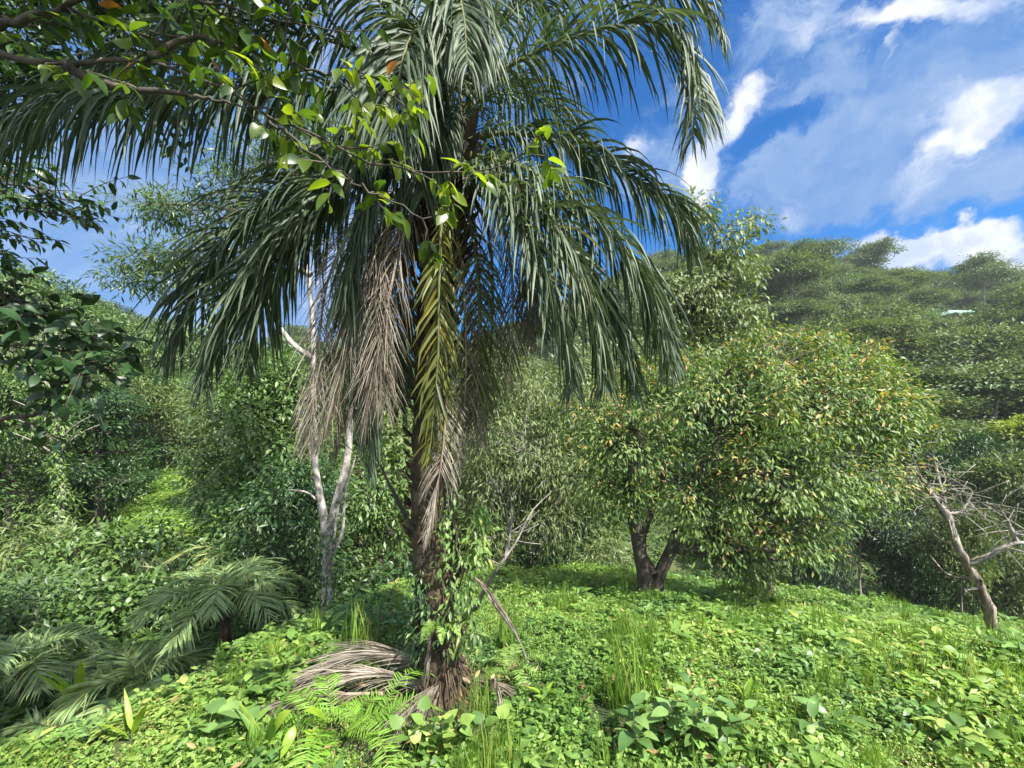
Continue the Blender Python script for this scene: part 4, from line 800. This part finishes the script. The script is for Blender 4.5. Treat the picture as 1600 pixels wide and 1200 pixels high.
leafy_branch(lb, [q0-[0,0,.1], q0+[0,0,1.2], P(-60,650,2.2), P(-80,560,2.2), P(-60,500,2.2)], [.03,.026,.022,.018,.01],
  [([P(-60,665,2.2),P(20,652,2.2),P(70,640,2.2),P(92,600,2.2),P(100,560,2.2)], [.014,.012,.010,.007,.003], 12), ([P(-70,560,2.2),P(0,540,2.1),P(80,545,2.1),P(160,560,2.1)], [.012,.009,.006,.003], 17),
   ([P(-60,500,2.2),P(0,490,2.1),P(60,500,2.1),P(130,535,2.1)], [.012,.009,.006,.003], 17), ([P(-60,500,2.2),P(-30,460,2.1),P(30,470,2.1),P(60,490,2.1)], [.01,.008,.005,.003], 18), ([P(92,600,2.2),P(130,585,2.2),P(190,560,2.2)], [.007,.005,.002], 9)], 503, Ls=.072, mat='dark', t=leaf_t(.6, 5, .06, .3, .42), twig=.28, rb=.12, per=6)  # low leaf tone stands in for the shade over this sapling
# ------------------------------------------------------------------ ground cover
def tmpl(kind, seed):
    rg = np.random.default_rng(seed); mb = MB()
    if kind == 'broad':
        for s_ in range(3):
            a = rg.random()*6.28; lean = .25*rg.random(); h = .16+.16*rg.random(); top = np.array([math.cos(a)*lean*h*2, math.sin(a)*lean*h*2, h])
            m_ = 7; f_ = np.linspace(.35, 1, m_)[:, None]; az_ = rg.random(m_)*6.28+np.arange(m_)*2.4; o_ = np.stack([np.cos(az_), np.sin(az_), .1+.5*rg.random(m_)], -1)
            place(mb, leaf_t(.55, 3, .06, .35), top*f_+rg.normal(size=(m_, 3))*.01, o_, np.tile([0, 0, 1.], (m_, 1))+rg.normal(size=(m_, 3))*.3, .075*(.7+.7*rg.random(m_)), .1+.6*rg.random(m_))
    elif kind == 'fine':
        m_ = 34; a = rg.random(m_)*6.28; rr_ = .16*rg.random(m_)**.5; h = .05+.2*rg.random(m_); o_ = np.stack([np.cos(a+rg.normal(size=m_)), np.sin(a+rg.normal(size=m_)), rg.normal(size=m_)*.5], -1)
        place(mb, diamond_t(.5, .08, .1), np.stack([np.cos(a)*rr_, np.sin(a)*rr_, h], -1), o_, np.tile([0, 0, 1.], (m_, 1))+rg.normal(size=(m_, 3))*.35, .048*(.7+.7*rg.random(m_)), .3+.6*rg.random(m_))
    elif kind == 'grass':
        m_ = 16; a = rg.random(m_)*6.28; ln = .22+.22*rg.random(m_); o_ = np.stack([np.cos(a)*.45, np.sin(a)*.45, np.ones(m_)], -1)
        tv, tf = leaf_t(.028, 4, .004, .45, .3); place(mb, (tv, tf), np.stack([np.cos(a)*.03, np.sin(a)*.03, 0*a], -1), o_, -np.stack([np.cos(a), np.sin(a), -.2+0*a], -1)*-1., ln, rg.random(m_))
    elif kind == 'big':
        m_ = 5; a = rg.random()*6.28+np.arange(m_)*1.3; h = .15+.12*rg.random(m_); o_ = np.stack([np.cos(a), np.sin(a), .2+.5*rg.random(m_)], -1)
        place(mb, leaf_t(.42, 4, .05, .35, .35), np.stack([np.cos(a)*.05, np.sin(a)*.05, h], -1), o_, np.tile([0, 0, 1.], (m_, 1)), .17*(.7+.6*rg.random(m_)), .2+.6*rg.random(m_))
    return np.concatenate(mb.v), [f for f in mb.f], [r for r in mb.r]
def scatter(mb, T_, pos, sc, rg, dr=.3, tilt=.15, pr=.55):
    """copies a whole small plant template many times into one stuff mesh"""
    tv, fs, rs = T_; n = len(pos); a = rg.random(n)*6.28; ca, sa = np.cos(a)[:, None], np.sin(a)[:, None]; s_ = sc[:, None]
    V = np.stack([(tv[:, 0]*ca-tv[:, 1]*sa)*s_, (tv[:, 0]*sa+tv[:, 1]*ca)*s_, tv[:, 2]*s_], -1)
    V[..., 0] += V[..., 2]*rg.normal(size=(n, 1))*tilt; V[..., 1] += V[..., 2]*rg.normal(size=(n, 1))*tilt
    V += pos[:, None]; ri = dr*(rg.random(n)-.5)+pr*(patch(pos[:, 0], pos[:, 1], .55, 33)*.5+patch(pos[:, 0], pos[:, 1], 1.7, 5)*.5-.52)
    base = mb.n; mb.v.append(V.reshape(-1, 3)); mb.n += n*len(tv)
    for f, r in zip(fs, rs):
        mb.f.append((f[None]+(np.arange(n)*len(tv))[:, None, None]).reshape(-1, f.shape[1])+base); mb.r.append((r[None]+ri[:, None]).ravel())
rg = np.random.default_rng(900)
def patch(x, y, s, o): return .5+.5*wob(x+o, y-o*.7, s)
def sample(n, r0, r1, amin=-60, amax=60, pw=1.):
    az = np.radians(amin+(amax-amin)*rg.random(n)); r = r0+(r1-r0)*rg.random(n)**pw; x, y = r*np.sin(az), r*np.cos(az)
    return x, y, r, np.degrees(az)
x, y, r, az = sample(150000, 1.3, 15.5, pw=.85); rc = np.interp(az, AZT, RCT); keep = r < rc+np.interp(az, [-30, -10], [.7, 1.8])
dp = np.hypot(x-PB[0], y-PB[1]); keep &= dp > .42
pile = (np.abs(x+.9) < .85) & (np.abs(y-3.12) < .33); keep &= ~(pile & (rg.random(len(x)) < .85))
# clear view along the near edge: low plants right under the camera
x, y, r, az, rc, dp = x[keep], y[keep], r[keep], az[keep], rc[keep], dp[keep]; z = gz(x, y); pos = np.stack([x, y, z-.02], -1)
n1_ = patch(x, y, 1.3, 3); n2_ = patch(x, y, .8, 11); n3_ = patch(x, y, 2.1, 7)
kind = np.where(n1_+.35*rg.normal(size=len(x)) > .62, 1, 0); kind = np.where((n2_ > .93) & (rg.random(len(x)) < .5), 2, kind); kind = np.where((rg.random(len(x)) < .03), 3, kind)
kind = np.where((az < -18) & (rg.random(len(x)) < .10) & (r > rc-1.5), 3, kind); kind = np.where((rg.random(len(x)) < np.interp(x, [-1, 2], [.04, .11])), 2, kind)
sc = (.7+.6*rg.random(len(x))+.5*(rg.random(len(x)) < .12))*(.75+.5*n3_)*np.interp(r, [1.3, 2.4, 5, 14], [.38, .43, .50, .62])
n4_ = patch(x, y, .45, 21); sc = sc*(.65+.6*n4_); kz = (n4_ > .12) | (rg.random(len(x)) < .35); kind = np.where(kz, kind, 9)
sc = sc*np.where(dp < .9, .7, 1)
g1, g2, gr = MB(), MB(), MB()
for k, nm in enumerate(('broad', 'fine', 'grass', 'big')):
    for q in range(5):
        sel = (kind == k) & (rg.integers(0, 5, len(x)) == q)
        if not sel.any(): continue
        T_ = tmpl(nm, 1000+k*10+q)
        dst = gr if nm == 'grass' else g1 if nm == 'fine' else None
        if dst is None:
            bl = (n2_ < np.interp(az, [-30, -5], [.42, .22]))
            if (sel & bl).any(): scatter(g2, T_, pos[sel & bl], sc[sel & bl], rg)
            if (sel & ~bl).any(): scatter(g1, T_, pos[sel & ~bl], sc[sel & ~bl], rg)
        else: scatter(dst, T_, pos[sel], sc[sel], rg)
tag(g1.build('ground_cover', M['ground1']), 'bright green low weeds covering the sunlit ridge', 'weeds', kind='stuff')
tag(g2.build('ground_cover', M['ground2']), 'bluish-green broad-leaved weeds growing in patches on the ridge', 'weeds', kind='stuff')
tag(gr.build('grass', M['grass']), 'long grass growing between the weeds on the ridge', 'grass', kind='stuff')
lt = MB(); x, y, r, az = sample(9000, 1.3, 12, pw=.8); lk = (r < np.interp(az, AZT, RCT)) & ((patch(x, y, .7, 40) > .55) | (np.hypot(x-PB[0], y-PB[1]) < .8)); x, y = x[lk], y[lk]; n_ = len(x)
place(lt, leaf_t(.4, 3, .12, -.3), np.stack([x, y, gz(x, y)+.02+.16*rg.random(n_)], -1), rdir(rg, n_)*[1, 1, .5], rdir(rg, n_)+[0, 0, 1.], .03+.045*rg.random(n_), rg.random(n_))
tag(lt.build('leaf_litter', M['litter']), 'dry brown fallen leaves lying among the weeds', 'leaf litter', kind='stuff')
# undergrowth in the valley and on slopes
ug = MB(); x, y, r, az = sample(70000, 4.4, 34, -60, 60, .9); rc = np.interp(az, AZT, RCT); k_ = r > rc+.8; x, y, r = x[k_], y[k_], r[k_]
k_ = (x/y < .1) | (r < 14) | (rg.random(len(x)) < .25); x, y, r = x[k_], y[k_], r[k_]
clr = (800+F*x/y > 200) & (800+F*x/y < 330) & (y > 18)
pos = np.stack([x, y, gz(x, y)-.05], -1)
for q in range(5):
    sel = (rg.integers(0, 5, len(x)) == q) & ~clr; scatter(ug, tmpl('broad' if q % 2 else 'big', 2000+q), pos[sel], (.5+.7*rg.random(sel.sum()))*np.interp(r[sel], [5, 30], [.9, 1.5]), rg, tilt=.4)
tag(ug.build('undergrowth', M['mid']), 'tangled green undergrowth filling the valley below the ridge', 'undergrowth', kind='stuff')
cl_ = MB(); x, y, r, az = sample(14000, 20, 42, -41.5, -35, .8); pos = np.stack([x, y, gz(x, y)], -1)
scatter(cl_, tmpl('fine', 2100), pos, 1.8+1.5*rg.random(len(x)), rg, tilt=.4)
tag(cl_.build('clearing_grass', M['ground1']), 'sunlit bright green growth in the small clearing in the left valley', 'grass', kind='stuff')

hu = MB(); x, y, r, az = sample(9000, 34, 200, 5, 58, .8); pos = np.stack([x, y, gz(x, y)], -1)
for q in range(3):
    sel = rg.integers(0, 3, len(x)) == q; scatter(hu, tmpl('fine', 2200+q), pos[sel], 8+7*rg.random(sel.sum()), rg, tilt=.3)
tag(hu.build('undergrowth', M['umb']), 'low growth between the trees on the far forested hillside', 'undergrowth', kind='stuff')
# ------------------------------------------------------------------ shrubs over the near slope (left) as individuals
def shrub_proto(seed, mat, leaf, Ls, H=1.2, Wd=.8, per=12, n=110):
    rg_ = np.random.default_rng(seed); lobes = [(math.cos(k*2.4)*Wd*.4, math.sin(k*2.4)*Wd*.4, H*(.45+.1*(k % 3)), Wd*.45, Wd*.45, H*.3) for k in range(5)]
    o = make_tree('shrub', None, None, (0,0,0), [([(0,0,-.2),(.05,0,H*.3),(0,0,H*.6)], [.03,.02,.01])], lobes, n, per, leaf, Ls, mat, 'bark', shell=.4, droop=.3, seed=seed, crad=.12, limb=.01, twigs=50)
    for c in o.children: c.name = 'stems' if c.name.startswith('trunk') else 'leaves'
    return o
sp_ = [shrub_proto(601, 'mid', LEAF4, .13), shrub_proto(602, 'mid', BROAD, .10, n=160), shrub_proto(603, 'dark', LEAF4, .14), shrub_proto(604, 'whorl', LEAF4, .10, n=150), shrub_proto(605, 'willow', NARROW, .16)]
slab = [(0,'leafy mid-green shrub on the slope at left, under the ivy trunks',90,8.5,1.5),(3,'light green shrub at the left edge over the young palms',15,7.2,1.5),(1,'broad-leaved bluish shrub on the slope above the low young palm',170,7.6,1.2),
 (4,'grey-green shrub right of the broad-leaved one in the valley',240,9.5,1.5),(2,'dark shrub between the young palm and the valley clearing',300,9.2,1.5),(2,'dark shrub at the foot of the pale trunk',440,7.8,1.1),(0,'green shrub behind the young palm with yellow fronds',300,7.6,.9),
 (0,'mid-green shrub below the dark tree on the left slope',140,11,1.6),(4,'grey-green shrub low at the left edge of the valley',60,11,1.7),(3,'bright shrub at the lower rim of the valley clearing',250,14,.9),(2,'dark shrub behind the palm between two small trees',610,8.2,1.1),
 (0,'green shrub just behind the palm trunk at the meadow crest',665,9.2,.9),(4,'grey-green shrub at the crest right of the palm trunk',770,10.8,1.1),(2,'dark shrub on the crest under the olive-leaved tree',860,11.6,1.2),
 (4,'grey-green shrub on the crest left of the forked trunk',945,12,1.2),(2,'dark shrub on the crest right of the forked trunk',1120,12.4,1.2),(1,'bluish shrub on the crest below the orange-leaved crown',1250,12.5,1.1),
 (3,'yellow-tipped bright shrub at the meadow edge right of the orange-leaved tree',1310,11.6,1.0),(0,'green shrub beyond the meadow edge by the dead pole',1430,13,1.1),(4,'grey-green shrub behind the leaning dead trunk',1520,13,1.0),(2,'dark shrub beyond the meadow edge at the far right',1590,13.5,1.2),
 (0,'green shrub in the dip right of the pale trunk',560,7.6,.8),(4,'grey-green shrub in the valley left of the pale trunk',395,8.4,.9),(1,'bluish broad-leaved shrub in the valley below the clearing',210,12,1.6)]
for k, lab, u, Y_, s_ in slab:
    b = gb(u, Y_); o = copy_tree(sp_[k], tuple(b), u*.1, (s_, s_, s_)); tag(o, lab, 'shrub')

# ------------------------------------------------------------------ single foreground plants
def plant(name, label, base, stems, leaf, Ls, mat, seed, per=8, cat='plant', up=.4, petiole=.04):
    rg_ = np.random.default_rng(seed); root = empty(name, tuple(base)); tag(root, label, cat); st = MB(); lv = MB()
    for (dx, dy, h) in stems:
        p_ = spline([(0,0,-.03),(dx*.4,dy*.4,h*.6),(dx,dy,h)], 12); tube(st, p_, np.linspace(.007, .003, 12), 5)
        i_ = np.linspace(3, 11.4, per).astype(int); a = rg_.random()*6.28+np.arange(per)*2.4; o_ = np.stack([np.cos(a), np.sin(a), up+.3*rg_.random(per)], -1)
        e_ = p_[i_]+nrm(o_)*petiole
        for q in range(per): tube(st, np.stack([p_[i_[q]], e_[q]]), .002, 3)
        place(lv, leaf, e_, o_+rg_.normal(size=(per, 3))*.2-[0,0,.15], np.tile([0,0,1.], (per, 1))+rg_.normal(size=(per, 3))*.2, Ls*(.7+.5*rg_.random(per)), rg_.random(per))
    st.build('stem', M['rachis'], root); lv.build('leaves', M[mat], root); return root
BR = leaf_t(.6, 5, .06, .3, .38); HEART = leaf_t(.85, 5, .07, .2, .33); LANCE = leaf_t(.3, 5, .06, .4, .4); SW = leaf_t(.13, 6, .02, .3, .35)
plant('broadleaf_plant', 'tall bluish-green broad-leaved plant in the weeds near the lower right of the palm', G(1085,1195), [(0,0,.42),(.15,.05,.34),(-.14,.04,.32),(.28,0,.26),(.05,.15,.36),(-.25,.1,.28),(.38,.08,.28)], BR, .12, 'ground2', 701, 13)
plant('broadleaf_plant', 'smaller bluish broad-leaved plant left of the tall one', G(990,1190), [(0,0,.3),(.08,.05,.24)], BR, .13, 'ground2', 702, 9)
plant('heart_leaf_plant', 'cluster of round heart-shaped leaves at the bottom edge below the palm', G(690,1195), [(0,0,.26),(.12,.03,.24),(-.12,.04,.25),(.24,.02,.2),(-.24,0,.18),(.34,.05,.2)], HEART, .095, 'ground1', 703, 10, up=.7)
plant('heart_leaf_plant', 'heart-leaved plant at the bottom left of the bright fern', G(350,1185), [(0,0,.22),(.12,.03,.2),(-.12,.04,.2)], HEART, .15, 'ground2', 704, 6, up=.6)
plant('sapling_shoot', 'yellow-green shoot with hanging oval leaves at the bottom edge left of the fern', G(465,1195), [(0,0,.34),(.05,.02,.22)], leaf_t(.42, 5, .05, .6, .45), .17, 'bright', 705, 9, up=-.3)
plant('sword_leaf_plant', 'clump of upright sword-shaped leaves at the bottom edge', G(415,1198), [(0,0,.05)], SW, .38, 'grass', 706, 9, up=2.6, petiole=.01)
plant('sword_leaf_plant', 'single bright upright blade plant in the weeds at lower left', G(205,1160), [(0,0,.06)], SW, .38, 'bright', 707, 3, up=2.2, petiole=.01)
plant('arrow_leaf_plant', 'pale bluish arrow-leaved plant standing up beside the young palm', G(398,1020), [(0,0,.28),(.1,0,.18)], HEART, .22, 'ground2', 708, 3, up=1.6)
plant('arrow_leaf_plant', 'large arching bluish leaf plant right of the brown stalks', G(270,1062), [(0,0,.2),(-.15,0,.16),(.14,.03,.2)], LANCE, .3, 'ground2', 709, 5, up=.5)
plant('broadleaf_plant', 'pale broad-leaved plant at the left crest below the small palm', G(95,1130), [(0,0,.22),(.15,0,.2),(-.12,.03,.18)], BR, .2, 'ground2', 710, 6)
plant('broadleaf_plant', 'pale broad-leaved plant at the left crest beside the brown stalks', G(160,1095), [(0,0,.2),(.12,0,.18)], BR, .17, 'ground2', 711, 6)
plant('bright_sprig', 'yellow upright leaf sprig in the meadow right of the palm foot', G(850,1108), [(0,0,.08),(.05,0,.05)], LANCE, .13, 'bright', 712, 5, up=1.4)
plant('bright_sprig', 'yellow-green sprig standing behind the tall bluish plant', G(1165,1120), [(0,0,.14)], LANCE, .15, 'bright', 713, 5, up=1.6)
plant('bright_sprig', 'small yellow sprig left of the tall bluish plant', G(1040,1110), [(0,0,.08)], LANCE, .11, 'bright', 714, 5, up=1.3)
plant('grey_leaf_plant', 'plant with long silvery-green leaves right of the tall bluish plant', G(1270,1165), [(0,0,.14),(.2,.05,.12)], LANCE, .2, 'ground2', 715, 8, up=.6)
plant('sword_leaf_plant', 'bright yellow-green upright new leaf rising between the young palms at left', gb(118, 4.9), [(0,0,.5),(.05,0,.42)], SW, .55, 'bright', 716, 4, up=3.2, petiole=.01)
plant('arrow_leaf_plant', 'pale arching arrow-leaved plant on the crest left of the grass tuft', G(330,1050), [(0,0,.22),(.12,.02,.18)], LANCE, .2, 'ground2', 717, 5, up=.9)
plant('broadleaf_plant', 'leafy green weed at the very bottom right corner', G(1500,1190), [(0,0,.2),(.14,.04,.16),(-.12,0,.16)], BR, .11, 'ground1', 718, 8)
plant('broadleaf_plant', 'leafy bluish weed in the meadow below the dead tree', G(1420,1075), [(0,0,.22),(.14,.04,.2)], BR, .12, 'ground2', 719, 8)
def tuft(label, base, n, ln, seed, mat='grass'):
    rg_ = np.random.default_rng(seed); mb = MB(); a = rg_.random(n)*6.28; o_ = np.stack([np.cos(a)*.4, np.sin(a)*.4, np.ones(n)], -1)+rg_.normal(size=(n, 3))*.1
    o_[:, :2] *= (.5+1.2*rg_.random((n, 1))); place(mb, leaf_t(.022, 5, .003, .5, .3), np.stack([np.cos(a), np.sin(a), 0*a], -1)*.16*rg_.random((n, 1)), o_, np.stack([np.cos(a), np.sin(a), .2+0*a], -1), ln*(.6+.5*rg_.random(n)), rg_.random(n))
    o = mb.build('grass_tuft', M[mat]); o.location = base; tag(o, label, 'grass tuft')
tuft('tall yellow-green grass tuft behind the bluish plants', G(985,1115), 110, .5, 721)
tuft('bright grass tuft at the foot of the fallen dry fronds', G(745,1140), 70, .38, 722)
tuft('grass tuft at right of the palm trunk in the meadow', G(790,1020), 80, .5, 723)
tuft('grass tuft on the crest left of the palm trunk', G(560,1035), 90, .5, 724)
tuft('small grass tuft between heart-leaved plants and fern', G(640,1175), 40, .25, 725)
# brown dead flower stalks at the left crest
st = MB(); rg_ = np.random.default_rng(3); b = G(195, 1105); root = empty('dead_stalks', tuple(b)); tag(root, 'reddish-brown dead stalks standing in the weeds at the left crest', 'dead plant')
for k, (dx, h) in enumerate([(-.1, .22), (.0, .27), (.07, .3), (.12, .2)]):
    s0 = MB(); p_ = spline([(dx, 0, -.03), (dx+.01, 0, h*.5), (dx+.02*(k-1), .0, h)], 10); tube(s0, p_, np.linspace(.012, .008, 10), 7, rough=.25, rng=rg_)
    for q in range(26):
        i_ = rg_.integers(2, 10); d_ = rdir(rg_, 1)[0]; tube(s0, np.stack([p_[i_], p_[i_]+d_*.03]), np.array([.006, .003]), 4)
    s0.build('stalk', M['stalkb'] if 'stalkb' in M else M.setdefault('stalkb', barkmat('red_brown_stalk', (.10,.04,.025), (.22,.10,.06), (.34,.19,.12), 30)), root)

# prototypes were only templates
for kk in protos.values():
    for o in kk:
        for c in list(o.children): bpy.data.objects.remove(c)
        bpy.data.objects.remove(o)
for o in sp_:
    for c in list(o.children): bpy.data.objects.remove(c)
    bpy.data.objects.remove(o)

# ------------------------------------------------------------------ haze
hz = MB(); box(hz, (0, 0, 22), (1240, 1240, 84)); hm = bpy.data.materials.new('haze'); hm.use_nodes = True; t = hm.node_tree; t.nodes.clear()
pv = t.nodes.new('ShaderNodeVolumePrincipled'); pv.inputs['Color'].default_value = (.80, .88, 1, 1); pv.inputs['Density'].default_value = .0004; pv.inputs['Anisotropy'].default_value = .1
o = t.nodes.new('ShaderNodeOutputMaterial'); t.links.new(pv.outputs[0], o.inputs['Volume'])
tag(hz.build('haze', hm, None, False), 'thin pale haze over the valley and the far hillside', 'haze', kind='stuff')
zz = [v.co.z for v in ground.data.vertices]; print('ground z', min(zz), max(zz))
